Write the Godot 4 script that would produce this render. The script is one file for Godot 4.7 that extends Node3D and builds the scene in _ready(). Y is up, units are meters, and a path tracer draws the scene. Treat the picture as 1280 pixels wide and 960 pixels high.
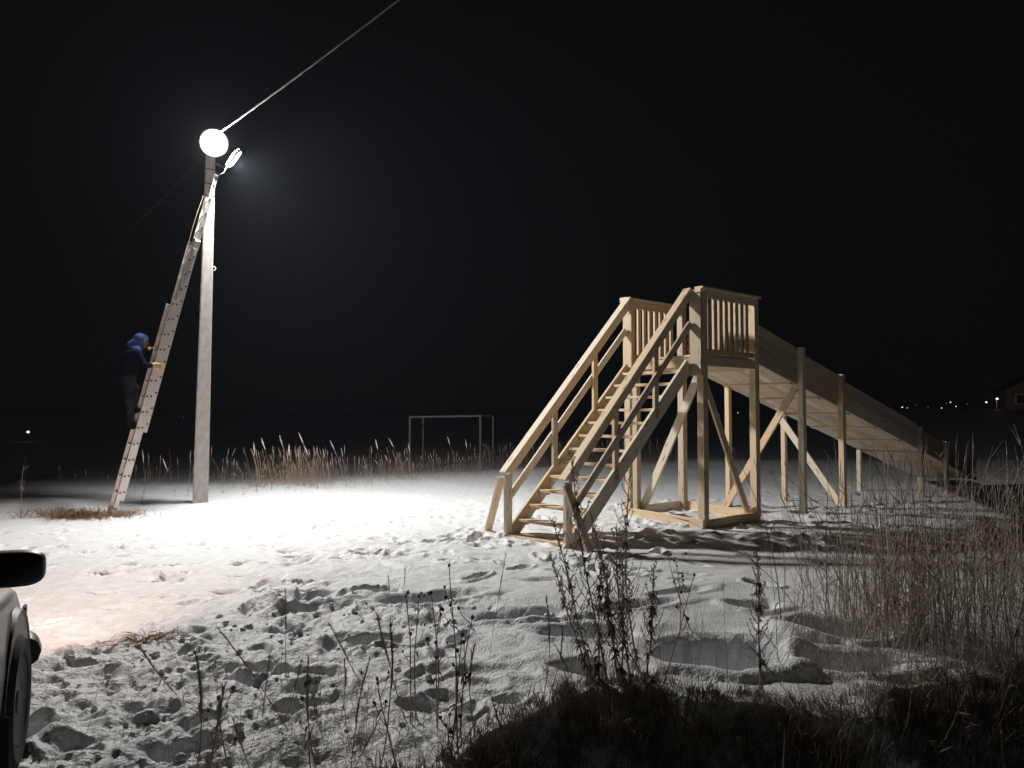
extends Node3D
# A night field in winter: a floodlit pole with a ladder and a worker on it, a timber ice slide, trampled snow, dry weeds.

const SPIKES := [[-1.39, -3.38, 0.02, 0.58, 1.60], [-1.32, -3.34, 0.06, 0.42, 1.80], [-1.78, -4.34, -0.25, 0.32, 1.20], [-1.07, -3.82, -0.40, 0.55, 1.00], [-0.82, -4.47, -0.22, 0.43, 1.20], [-1.37, -4.73, -0.03, 0.53, 1.00], [-1.20, -4.07, 0.11, 0.33, 1.20], [-0.86, -3.41, -0.03, 0.54, 1.20], [-0.69, -3.38, 0.07, 0.54, 1.10], [-0.91, -4.12, 0.03, 0.32, 1.00], [-1.34, -4.17, 0.02, 0.29, 1.00], [-0.58, -4.23, -0.16, 0.51, 1.40], [-0.60, -3.53, 0.04, 0.65, 1.50], [-0.17, -3.78, -0.01, 0.49, 1.40], [-0.15, -5.34, 0.11, 0.66, 0.80], [0.16, -4.28, 0.03, 0.59, 1.20], [0.21, -4.44, 0.07, 0.42, 1.10], [0.10, -3.53, -0.19, 0.33, 1.30], [-1.00, -6.48, -0.04, 0.26, 0.80], [-0.94, -6.48, 0.05, 0.35, 0.80], [-1.07, -3.38, -0.14, 0.29, 1.00], [-0.75, -3.34, 0.17, 0.28, 0.90], [-0.33, -3.38, 0.19, 0.29, 0.80], [0.36, -4.34, -0.13, 0.35, 1.00], [0.84, -4.34, -0.24, 0.39, 1.00], [1.52, -4.12, -0.25, 0.37, 1.00], [1.00, -3.27, 0.12, 0.31, 1.00]]
const SPIKE_LABELS := ["thick dark grass spike standing upright in bottom left corner of the snow", "stout leaning grass spike right beside the thick upright spike at bottom left", "bent grass stalk leaning left over the trampled snow beside the bright headlight patch", "long thin grass stalk leaning far left across the lumpy trampled snow", "short stalk leaning left just left of the knobbed weeds", "straight thin grass stalk rising alone before the shaded snow hole at left", "dark grass spike leaning right among the trampled clods left of the knobbed weeds", "upright tall grass stalk at bottom edge, left of the knobbed weeds", "grass stalk leaning right at bottom edge, nearest left of the knobbed weeds", "small upright grass stalk in the trampled snow left of the knobbed weeds", "smallest upright stalk in the middle of the trampled clods at left", "dark grass spike crossing the left edge of the knobbed weed cluster", "tall dark grass spike at the bottom edge in front of the knobbed weeds", "grass spike standing alone just right of the knobbed weed cluster", "pale thin grass stalk standing alone on open snow before the stair foot", "tall grass spike at left edge of the bushy mugwort clump", "shorter forked looking spike touching the left side of the mugwort clump", "curled grass stalk bending left over the dark ditch edge at bottom centre", "short grass tip poking out of the snow beyond the knobbed weeds, leaning left", "short grass tip poking out of the snow beyond the knobbed weeds, leaning right", "low stalk leaning left in the tangle at the bottom left edge", "low stalk leaning right in the tangle at the bottom left edge", "thin low stalk leaning right at the bottom edge under the knobbed weeds", "short spike leaning left at the foot of the mugwort clump", "dark spike leaning left just right of the mugwort clump foot", "thin spike leaning left over the snow ledge at right of the dark ditch", "short spike leaning right at the bottom edge in the dark ditch"]
const KNOBS := [[-0.24, -3.53, -0.05, 0.91], [-0.53, -4.07, -0.03, 0.65], [-0.51, -4.17, 0.01, 0.63], [-0.39, -4.17, 0.01, 0.57], [-0.28, -3.49, 0.06, 0.63], [-0.39, -4.07, -0.03, 0.68], [-0.25, -3.78, 0.06, 0.63], [-0.49, -3.45, -0.11, 0.43], [-0.32, -3.38, 0.03, 0.24], [-1.17, -3.38, -0.12, 0.36], [-0.84, -3.45, -0.05, 0.43], [-1.03, -4.12, 0.01, 0.21], [0.80, -4.34, 0.23, 0.70], [1.20, -5.56, -0.02, 0.57], [1.29, -5.56, -0.17, 0.62]]
const KNOB_LABELS := ["tallest thin weed with dark knob heads in the bottom centre cluster", "leftmost of the tall knobbed weeds in the bottom centre cluster", "knobbed weed second from the left in the bottom centre cluster", "shorter knobbed weed in the middle of the bottom centre cluster", "knobbed weed leaning right at the near side of the bottom centre cluster", "knobbed weed with a bare top in the middle of the bottom centre cluster", "rightmost knobbed weed of the bottom centre cluster", "curled leafy weed leaning left at the bottom edge under the knobbed cluster", "small weed with black seed heads at the bottom edge under the knobbed cluster", "ragged dark weed with curled heads in the bottom left corner tangle", "thin knobbed weed at the bottom edge between the left tangle and centre cluster", "tiny knobbed sprig standing in the snow left of the centre cluster", "dark leafy weed leaning right beside the mugwort clump", "upright leafy weed on the rim of the round dark hollow", "leafy weed leaning left on the rim of the round dark hollow"]
const MUGWORTS := [[0.57, -4.57, -0.22, 1.41], [0.49, -4.57, -0.25, 0.99], [0.49, -4.70, -0.26, 0.77], [0.62, -4.57, -0.16, 1.03], [0.70, -4.57, -0.08, 0.96], [0.65, -4.70, 0.01, 0.77], [0.79, -4.85, -0.04, 1.27], [0.50, -4.53, 0.02, 0.80], [0.79, -4.66, 0.05, 0.73], [1.42, -4.47, 0.00, 0.82], [0.66, -4.44, -0.11, 0.68]]
const MUGWORT_LABELS := ["tallest dry mugwort, its top crossing the stair rail end", "leftmost dry mugwort of the clump, leaning left before the stair foot", "low mugwort leaning left behind the leftmost one of the clump", "dry mugwort in the clump leaning left against the stair stringer", "dry mugwort in the middle of the clump before the stair strut", "short upright mugwort at the back of the clump", "tall feathery mugwort standing before the posts under the stairs", "upright mugwort at the near left of the clump", "short mugwort at the right edge of the clump", "single mugwort stem standing alone between the dark hollow and the ditch", "short mugwort at the near foot of the clump by the dark ditch"]

const SLIDE_AT := Vector3(2.671, 0, -10.73)
const SLIDE_TURN := 41.137

var mats := {}
var wood: Array = []
var used := {}
var mesh_cache := {}
var stamps := {}
var n_low := FastNoiseLite.new()
var n_mid := FastNoiseLite.new()
var n_fine := FastNoiseLite.new()
var n_puff := FastNoiseLite.new()
var n_edge := FastNoiseLite.new()
var controls: Array = []


# ---------------------------------------------------------------- mesh building
class Shape:
	var v := PackedVector3Array()
	var n := PackedVector3Array()
	var c := PackedColorArray()
	var i := PackedInt32Array()
	var col := Color.WHITE

	func tri(a: Vector3, b: Vector3, d: Vector3, na: Vector3, nb: Vector3, nd: Vector3) -> void:
		var k := v.size()
		v.append(a); v.append(b); v.append(d)
		n.append(na); n.append(nb); n.append(nd)
		c.append(col); c.append(col); c.append(col)
		if (b - a).cross(d - a).dot(na + nb + nd) > 0.0:
			i.append(k); i.append(k + 2); i.append(k + 1)
		else:
			i.append(k); i.append(k + 1); i.append(k + 2)

	func quad(a: Vector3, b: Vector3, d: Vector3, e: Vector3, nn: Vector3) -> void:
		tri(a, b, d, nn, nn, nn)
		tri(a, d, e, nn, nn, nn)

	# a box of size s about the origin of t, edges chamfered by ch
	func box(s: Vector3, ch: float, t := Transform3D.IDENTITY) -> void:
		var h := s / 2.0
		var k := h - Vector3(ch, ch, ch)
		for ax in 3:
			var b := (ax + 1) % 3
			var d := (ax + 2) % 3
			for sg in [-1.0, 1.0]:
				var q: Array = []
				for cc in [[-1, -1], [1, -1], [1, 1], [-1, 1]]:
					var p := Vector3.ZERO
					p[ax] = h[ax] * sg
					p[b] = k[b] * cc[0]
					p[d] = k[d] * cc[1]
					q.append(t * p)
				var nn := Vector3.ZERO
				nn[ax] = sg
				quad(q[0], q[1], q[2], q[3], (t.basis * nn).normalized())
			if ch <= 0.0:
				continue
			for s1 in [-1.0, 1.0]:
				for s2 in [-1.0, 1.0]:
					var q2: Array = []
					for w in [[-1.0, 0], [1.0, 0], [1.0, 1], [-1.0, 1]]:
						var p2 := Vector3.ZERO
						p2[ax] = k[ax] * w[0]
						p2[b] = (h[b] if w[1] == 0 else k[b]) * s1
						p2[d] = (k[d] if w[1] == 0 else h[d]) * s2
						q2.append(t * p2)
					var n2 := Vector3.ZERO
					n2[b] = s1
					n2[d] = s2
					quad(q2[0], q2[1], q2[2], q2[3], (t.basis * n2).normalized())
		if ch > 0.0:
			for sx in [-1.0, 1.0]:
				for sy in [-1.0, 1.0]:
					for sz in [-1.0, 1.0]:
						var nn3 := (t.basis * Vector3(sx, sy, sz)).normalized()
						tri(t * Vector3(h.x * sx, k.y * sy, k.z * sz), t * Vector3(k.x * sx, h.y * sy, k.z * sz), t * Vector3(k.x * sx, k.y * sy, h.z * sz), nn3, nn3, nn3)

	func tube(pts: Array, radii: Array, sides: int, cap := true) -> void:
		var rings: Array = []
		var norms: Array = []
		var side := Vector3.RIGHT
		for k in pts.size():
			var dir: Vector3 = (pts[mini(k + 1, pts.size() - 1)] - pts[maxi(k - 1, 0)]).normalized()
			if k == 0:
				side = dir.cross(Vector3.UP if absf(dir.y) < 0.9 else Vector3.RIGHT).normalized()
			else:
				side = (side - dir * side.dot(dir)).normalized()
			var up := dir.cross(side)
			var r: Array = []
			var m: Array = []
			for j in sides:
				var a := TAU * j / sides
				var o := side * cos(a) + up * sin(a)
				m.append(o)
				r.append(pts[k] + o * radii[k])
			rings.append(r)
			norms.append(m)
		for k in pts.size() - 1:
			for j in sides:
				var j2 := (j + 1) % sides
				tri(rings[k][j], rings[k][j2], rings[k + 1][j2], norms[k][j], norms[k][j2], norms[k + 1][j2])
				tri(rings[k][j], rings[k + 1][j2], rings[k + 1][j], norms[k][j], norms[k + 1][j2], norms[k + 1][j])
		if cap:
			for e in [0, pts.size() - 1]:
				var nn: Vector3 = (pts[e] - pts[1 if e == 0 else e - 1]).normalized()
				for j in range(1, sides - 1):
					tri(rings[e][0], rings[e][j], rings[e][j + 1], nn, nn, nn)

	# rings of a profile [radius, along] about the axis z of t
	func lathe(profile: Array, sides: int, t := Transform3D.IDENTITY) -> void:
		for k in profile.size() - 1:
			var p: Vector2 = profile[k]
			var q: Vector2 = profile[k + 1]
			var d := (q - p).normalized()
			var nr := Vector2(d.y, -d.x)
			for j in sides:
				var a := TAU * j / sides
				var b := TAU * (j + 1) / sides
				var ca := Vector3(cos(a), sin(a), 0)
				var cb := Vector3(cos(b), sin(b), 0)
				var na := (t.basis * (ca * nr.x + Vector3(0, 0, nr.y))).normalized()
				var nb := (t.basis * (cb * nr.x + Vector3(0, 0, nr.y))).normalized()
				var a1 := t * (ca * p.x + Vector3(0, 0, p.y))
				var b1 := t * (cb * p.x + Vector3(0, 0, p.y))
				var a2 := t * (ca * q.x + Vector3(0, 0, q.y))
				var b2 := t * (cb * q.x + Vector3(0, 0, q.y))
				tri(a1, b1, b2, na, nb, nb)
				tri(a1, b2, a2, na, nb, na)

	# a rounded lump: superellipsoid of half sizes s and exponent e
	func lump(s: Vector3, e: float, t := Transform3D.IDENTITY, nu := 16, nv := 10) -> void:
		var pw := func(x: float) -> float: return signf(x) * pow(absf(x), e)
		var g: Array = []
		for a in nv + 1:
			var row: Array = []
			var la := -PI / 2 + PI * a / nv
			for b in nu:
				var lo := TAU * b / nu
				row.append(Vector3(s.x * pw.call(cos(la)) * pw.call(cos(lo)), s.y * pw.call(sin(la)), s.z * pw.call(cos(la)) * pw.call(sin(lo))))
			g.append(row)
		for a in nv:
			for b in nu:
				var b2 := (b + 1) % nu
				var q := [g[a][b], g[a][b2], g[a + 1][b2], g[a + 1][b]]
				var w: Array = []
				var nn: Array = []
				for p in q:
					w.append(t * p)
					var m := Vector3(signf(p.x) * pow(absf(p.x / s.x), 2.0 / e - 1.0) / s.x, signf(p.y) * pow(absf(p.y / s.y), 2.0 / e - 1.0) / s.y, signf(p.z) * pow(absf(p.z / s.z), 2.0 / e - 1.0) / s.z)
					nn.append((t.basis * m).normalized())
				if (w[1] - w[0]).length() > 1e-6:
					tri(w[0], w[1], w[2], nn[0], nn[1], nn[2])
				if (w[3] - w[2]).length() > 1e-6:
					tri(w[0], w[2], w[3], nn[0], nn[2], nn[3])

	func mesh(m: Material) -> ArrayMesh:
		var a := []
		a.resize(Mesh.ARRAY_MAX)
		a[Mesh.ARRAY_VERTEX] = v
		a[Mesh.ARRAY_NORMAL] = n
		a[Mesh.ARRAY_COLOR] = c
		a[Mesh.ARRAY_INDEX] = i
		var r := ArrayMesh.new()
		r.add_surface_from_arrays(Mesh.PRIMITIVE_TRIANGLES, a)
		r.surface_set_material(0, m)
		return r


func numbered(called: String) -> String:
	if not used.has(called):
		used[called] = 0
		return called
	used[called] += 1
	return "%s_%03d" % [called, used[called]]


func tag(o: Node, label: String, category: String, group := "", kind := "") -> void:
	o.set_meta("label", label)
	if category:
		o.set_meta("category", category)
	if group:
		o.set_meta("group", group)
	if kind:
		o.set_meta("kind", kind)


func thing(called: String, label: String, category: String, at := Vector3.ZERO, turn := 0.0, group := "") -> Node3D:
	var o := Node3D.new()
	o.name = numbered(called)
	add_child(o)
	o.position = at
	o.rotation.y = turn
	tag(o, label, category, group)
	return o


func part(called: String, m: Mesh, parent: Node, t := Transform3D.IDENTITY) -> MeshInstance3D:
	var o := MeshInstance3D.new()
	o.name = numbered(called) if parent == self else called
	o.mesh = m
	o.transform = t
	o.cast_shadow = GeometryInstance3D.SHADOW_CASTING_SETTING_ON
	parent.add_child(o, true)
	return o


# a squared timber from a to b, w wide and h high; up says which way its height points
func beam(called: String, parent: Node, a: Vector3, b: Vector3, w: float, h: float, tone := 0, up := Vector3.UP, ch := 0.004) -> MeshInstance3D:
	var x := (b - a).normalized()
	var y := (up - x * up.dot(x)).normalized()
	var key := "%s|%.3f|%.3f|%.3f|%d" % ["b", (b - a).length(), w, h, tone % wood.size()]
	if not mesh_cache.has(key):
		var s := Shape.new()
		s.box(Vector3((b - a).length(), h, w), ch)
		mesh_cache[key] = s.mesh(wood[tone % wood.size()])
	return part(called, mesh_cache[key], parent, Transform3D(Basis(x, y, x.cross(y)), (a + b) / 2))


# ---------------------------------------------------------------- materials
func mat(called: String, linear: Color, rough: float, metal := 0.0) -> StandardMaterial3D:
	var m := StandardMaterial3D.new()
	m.resource_name = called
	m.albedo_color = linear.linear_to_srgb()
	m.roughness = rough
	m.metallic = metal
	mats[called] = m
	return m


func noise_image(seed_: int, freq: float, size: int, octaves := 5) -> Image:
	var f := FastNoiseLite.new()
	f.seed = seed_
	f.noise_type = FastNoiseLite.TYPE_SIMPLEX_SMOOTH
	f.frequency = freq
	f.fractal_octaves = octaves
	return f.get_seamless_image(size, size)


func toned(img: Image, lo: Color, hi: Color) -> ImageTexture:
	var o := Image.create(img.get_width(), img.get_height(), true, Image.FORMAT_RGB8)
	for y in img.get_height():
		for x in img.get_width():
			o.set_pixel(x, y, lo.lerp(hi, img.get_pixel(x, y).r).linear_to_srgb())
	o.generate_mipmaps()
	return ImageTexture.create_from_image(o)


func wood_texture(seed_: int) -> ImageTexture:
	# pine: u runs along the grain
	var w := 512
	var h := 256
	var img := Image.create(w, h, false, Image.FORMAT_RGB8)
	var f := FastNoiseLite.new()
	f.seed = seed_
	f.frequency = 0.012
	var fi := FastNoiseLite.new()
	fi.seed = seed_ + 7
	fi.frequency = 0.35
	var rng := RandomNumberGenerator.new()
	rng.seed = seed_
	var knots: Array = []
	for k in 9:
		knots.append([rng.randf() * w, rng.randf() * h, rng.randf_range(5.0, 11.0)])
	var pale := Color(0.79, 0.71, 0.585)
	var late := Color(0.63, 0.52, 0.385)
	var dark := Color(0.22, 0.12, 0.06)
	for y in h:
		for x in w:
			var bend := 0.0
			var kk := 0.0
			for q in knots:
				var dx: float = absf(x - q[0])
				dx = minf(dx, w - dx)
				var dy: float = y - q[1]
				var d2 := dx * dx * 0.30 + dy * dy
				if d2 < 1600.0:
					bend += signf(dy) * 9.0 * exp(-d2 / (q[2] * q[2] * 6.0))
					kk = maxf(kk, 1.0 - smoothstep(0.5, 1.15, sqrt(d2) / q[2]))
			var yy := y - bend + 16.0 * f.get_noise_2d(x * 0.35, y * 0.6)
			var ring := 0.5 + 0.5 * sin(yy * 0.42 + 5.0 * f.get_noise_2d(9.0, yy * 2.0))
			ring = pow(ring, 3.0)
			var fib := fi.get_noise_2d(x * 0.06, y * 1.6)
			var c := pale.lerp(late, clampf(ring * 0.75 + fib * 0.4, 0.0, 1.0)).lerp(dark, kk * 0.75)
			img.set_pixel(x, y, c.linear_to_srgb())
	img.generate_mipmaps()
	return ImageTexture.create_from_image(img)


func make_materials() -> void:
	var t1 := wood_texture(11)
	var t2 := wood_texture(29)
	var tints := [Color(1, 1, 1), Color(0.91, 0.87, 0.82), Color(1.0, 0.95, 0.88), Color(0.85, 0.82, 0.79), Color(0.97, 0.90, 0.82)]
	for k in 5:
		var m := mat("pine_%d" % k, Color.WHITE, 0.72)
		m.albedo_color = tints[k]
		m.albedo_texture = t1 if k % 2 == 0 else t2
		m.uv1_triplanar = true
		m.uv1_scale = Vector3(0.55, 3.4, 3.4)
		m.uv1_offset = Vector3(0.13 * k, 0.27 * k, 0.41 * k)
		wood.append(m)
	var bump := ImageTexture.create_from_image(noise_image(5, 0.035, 1024, 6))
	var snow := mat("snow", Color(0.82, 0.845, 0.87), 0.62)
	snow.albedo_texture = toned(noise_image(8, 0.01, 512, 5), Color(0.76, 0.78, 0.80), Color(0.99, 0.995, 1.0))
	snow.heightmap_enabled = true
	snow.heightmap_texture = bump
	snow.heightmap_scale = 0.9
	snow.uv1_triplanar = true
	snow.uv1_world_triplanar = true
	snow.uv1_scale = Vector3(1.1, 1.1, 1.1)
	var con := mat("concrete", Color(0.46, 0.455, 0.44), 0.85)
	con.albedo_texture = toned(noise_image(21, 0.02, 512, 5), Color(0.66, 0.65, 0.63), Color(1, 1, 1))
	con.uv1_triplanar = true
	con.uv1_scale = Vector3(0.9, 0.5, 0.9)
	con.heightmap_enabled = true
	con.heightmap_texture = bump
	con.heightmap_scale = 0.25
	var alu := mat("aluminium", Color(0.62, 0.61, 0.59), 0.45, 0.75)
	alu.roughness_texture = toned(noise_image(31, 0.03, 256, 4), Color(0.5, 0.5, 0.5), Color(1, 1, 1))
	alu.uv1_triplanar = true
	alu.uv1_scale = Vector3(2, 2, 2)
	var road := mat("road_gravel", Color(0.06, 0.057, 0.053), 0.95)
	road.albedo_texture = toned(noise_image(44, 0.05, 256, 5), Color(0.5, 0.5, 0.5), Color(1, 1, 1))
	road.uv1_triplanar = true
	road.uv1_world_triplanar = true
	mat("black_plastic", Color(0.012, 0.012, 0.013), 0.45)
	mat("rubber", Color(0.018, 0.018, 0.018), 0.85)
	mat("dark_steel", Color(0.10, 0.10, 0.105), 0.5, 0.6)
	mat("white_enamel", Color(0.7, 0.7, 0.7), 0.4)
	mat("goal_paint", Color(0.16, 0.157, 0.153), 0.7)
	mat("cable_sheath", Color(0.016, 0.016, 0.016), 0.6)
	mat("cable_frost", Color(0.07, 0.07, 0.073), 0.7)
	var paint := mat("car_paint", Color(0.085, 0.085, 0.09), 0.55, 0.35)
	paint.clearcoat_enabled = true
	paint.clearcoat = 0.25
	paint.clearcoat_roughness = 0.12
	mat("car_glass", Color(0.01, 0.011, 0.012), 0.05)
	mat("rim_metal", Color(0.05, 0.05, 0.05), 0.6, 0.5)
	for k in [["stalk", Color(0.42, 0.37, 0.32)], ["weed_stem", Color(0.34, 0.29, 0.24)], ["sedge", Color(0.33, 0.285, 0.22)], ["straw", Color(0.36, 0.26, 0.16)], ["plume", Color(0.58, 0.49, 0.41)], ["seed", Color(0.16, 0.12, 0.09)], ["dead_leaf", Color(0.25, 0.19, 0.135)], ["reed", Color(0.36, 0.285, 0.225)], ["rust_grass", Color(0.30, 0.155, 0.065)]]:
		var m2 := mat(k[0], k[1], 0.85)
		m2.vertex_color_use_as_albedo = true
		m2.backlight_enabled = true
		m2.backlight = Color(0.15, 0.13, 0.1)
	var cloth := mat("clothing", Color(1, 1, 1), 0.9)
	cloth.vertex_color_use_as_albedo = true
	cloth.metallic_specular = 0.15
	mat("blue_cloth", Color(0.009, 0.032, 0.15), 0.95)
	mat("glove_leather", Color(0.36, 0.27, 0.13), 0.9)
	mat("skin", Color(0.50, 0.30, 0.22), 0.55)
	mat("house_wall", Color(0.17, 0.125, 0.105), 0.9)
	mat("house_roof", Color(0.10, 0.06, 0.05), 0.9)
	mat("dark_pane", Color(0.02, 0.02, 0.025), 0.1)
	mat("pole_timber", Color(0.12, 0.10, 0.08), 0.9)
	for k in [["flood_glow", Color(1.0, 1.0, 1.0), 9.0], ["lamp_glow_far", Color(1.0, 0.97, 0.92), 1.6], ["lamp_glow_faint", Color(0.85, 0.9, 1.0), 0.35], ["headlight_glow", Color(1.0, 0.80, 0.62), 4.0]]:
		var g := mat(k[0], Color(0.8, 0.8, 0.8), 0.3)
		g.emission_enabled = true
		g.emission = k[1]
		g.emission_energy_multiplier = k[2]


# ---------------------------------------------------------------- terrain
func stamp(x: float, z: float, rx: float, rz: float, ang: float, depth: float, rim := 0.3) -> void:
	var s := [x, z, cos(ang), sin(ang), rx, rz, depth, rim]
	var reach := maxf(rx, rz) * 1.7
	for bx in range(floori(x - reach), floori(x + reach) + 1):
		for bz in range(floori(z - reach), floori(z + reach) + 1):
			var k := Vector2i(bx, bz)
			if not stamps.has(k):
				stamps[k] = []
			stamps[k].append(s)


func blob(x: float, z: float, cx: float, cz: float, rx: float, rz: float) -> float:
	var a := (x - cx) / rx
	var b := (z - cz) / rz
	return exp(-a * a - b * b)


func lerp_table(t: Array, x: float) -> float:
	if x <= t[0].x:
		return t[0].y
	for k in t.size() - 1:
		if x < t[k + 1].x:
			var f: float = (x - t[k].x) / (t[k + 1].x - t[k].x)
			return lerpf(t[k].y, t[k + 1].y, f * f * (3.0 - 2.0 * f))
	return t[-1].y


var ditch_edge := [Vector2(-1.2, -2.2), Vector2(-0.45, -3.25), Vector2(0.0, -3.95), Vector2(0.35, -4.42), Vector2(0.75, -4.42), Vector2(1.15, -4.12), Vector2(1.7, -4.02), Vector2(2.25, -4.45), Vector2(3.7, -4.9), Vector2(6.0, -5.3), Vector2(12.0, -6.0)]


func churn(x: float, z: float) -> float:
	var c := blob(x, z, -2.0, -4.4, 1.9, 1.9)
	c = maxf(c, 0.85 * blob(x, z, -1.2, -6.3, 1.6, 0.8))
	c = maxf(c, 0.55 * blob(x, z, 0.2, -6.1, 0.9, 0.45))
	c = maxf(c, 0.42 * blob(x, z, -2.0, -8.5, 2.6, 2.2))
	c = maxf(c, 0.30 * blob(x, z, -2.2, -12.0, 4.0, 3.0))
	c = maxf(c, 0.50 * blob(x, z, 4.2, -9.9, 2.6, 0.8))
	c = maxf(c, 0.40 * blob(x, z, 5.0, -12.5, 4.5, 2.0))
	c = maxf(c, 0.45 * blob(x, z, -6.6, -12.9, 1.3, 0.8))
	return c


func ground_height(x: float, z: float) -> float:
	var d2 := x * x + z * z
	var h := 0.0
	if d2 < 900.0:
		var sw := 0.12
		var sg := 0.0
		for q in controls:
			var w: float = exp(-((x - q.x) * (x - q.x) + (z - q.z) * (z - q.z)) / 0.9)
			sw += w
			sg += w * q.y
		h += sg / sw
	# the field falls a little beyond the belt of reeds
	var far := -z - (15.2 + clampf(x + 7.0, 0.0, 14.0) * 0.75)
	h -= 0.42 * smoothstep(0.0, 12.0, far)
	h += 2.75 * smoothstep(40.0, 105.0, sqrt(d2)) * smoothstep(8.0, 36.0, x)
	if d2 > 3600.0:
		return h
	h += 0.045 * n_low.get_noise_2d(x, z)
	var c := churn(x, z)
	var right_drift := smoothstep(0.2, 1.2, x) * smoothstep(-8.2, -7.2, z)
	h += 0.05 * right_drift * n_mid.get_noise_2d(x * 0.55, z * 0.8)
	h += (0.012 + 0.035 * c) * n_mid.get_noise_2d(x, z)
	if c > 0.03:
		var wx := x + 0.06 * n_fine.get_noise_2d(x * 0.6, z * 0.6 + 31.0)
		var wz := z + 0.06 * n_fine.get_noise_2d(x * 0.6 + 17.0, z * 0.6)
		var p1 := absf(n_puff.get_noise_2d(wx * 1.9, wz * 1.9))
		var p2 := absf(n_puff.get_noise_2d(wx * 4.6 + 9.0, wz * 4.6))
		var p3 := absf(n_puff.get_noise_2d(wx * 10.5 + 40.0, wz * 10.5))
		var p4 := n_puff.get_noise_2d(wx * 19.0, wz * 19.0 + 70.0)
		h += c * (0.060 * p1 + 0.036 * p2 * (0.5 + p1) + 0.014 * p3 + 0.005 * p4 - 0.03)
	elif d2 < 900.0:
		h += 0.003 * n_fine.get_noise_2d(x, z)
	var key := Vector2i(floori(x), floori(z))
	if stamps.has(key):
		var wob_x := 0.05 * n_fine.get_noise_2d(x * 0.8 + 5.0, z * 0.8)
		var wob_z := 0.05 * n_fine.get_noise_2d(x * 0.8, z * 0.8 + 25.0)
		for s in stamps[key]:
			var dx: float = x - s[0] + wob_x
			var dz: float = z - s[1] + wob_z
			var a: float = (dx * s[2] + dz * s[3]) / s[4]
			var b: float = (-dx * s[3] + dz * s[2]) / s[5]
			var q: float = a * a + b * b
			if q < 1.0:
				h -= s[6] * (1.0 - q) * (1.0 + 0.6 * q)
			elif q < 2.6:
				h += s[6] * s[7] * (q - 1.0) * (2.6 - q) * 1.5
	# the ditch between the road and the field
	if z > -9.0 and x > -3.0:
		var e := lerp_table(ditch_edge, x) + 0.13 * n_edge.get_noise_2d(x, z)
		var t := z - e
		if t > -0.4:
			var dep := 0.85 * clampf((t - 0.02) / 0.8, 0.0, 1.0) * (1.0 - smoothstep(-1.5, -0.5, z))
			dep *= smoothstep(-1.6, -0.2, x)
			h -= dep
			h += 0.05 * smoothstep(-0.4, 0.0, t) * (1.0 - smoothstep(0.0, 0.35, t))
			h += 0.10 * smoothstep(0.1, 0.6, t) * (1.0 - smoothstep(-1.2, -0.6, z)) * n_mid.get_noise_2d(x * 1.2, z * 1.2)
	return h


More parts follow.
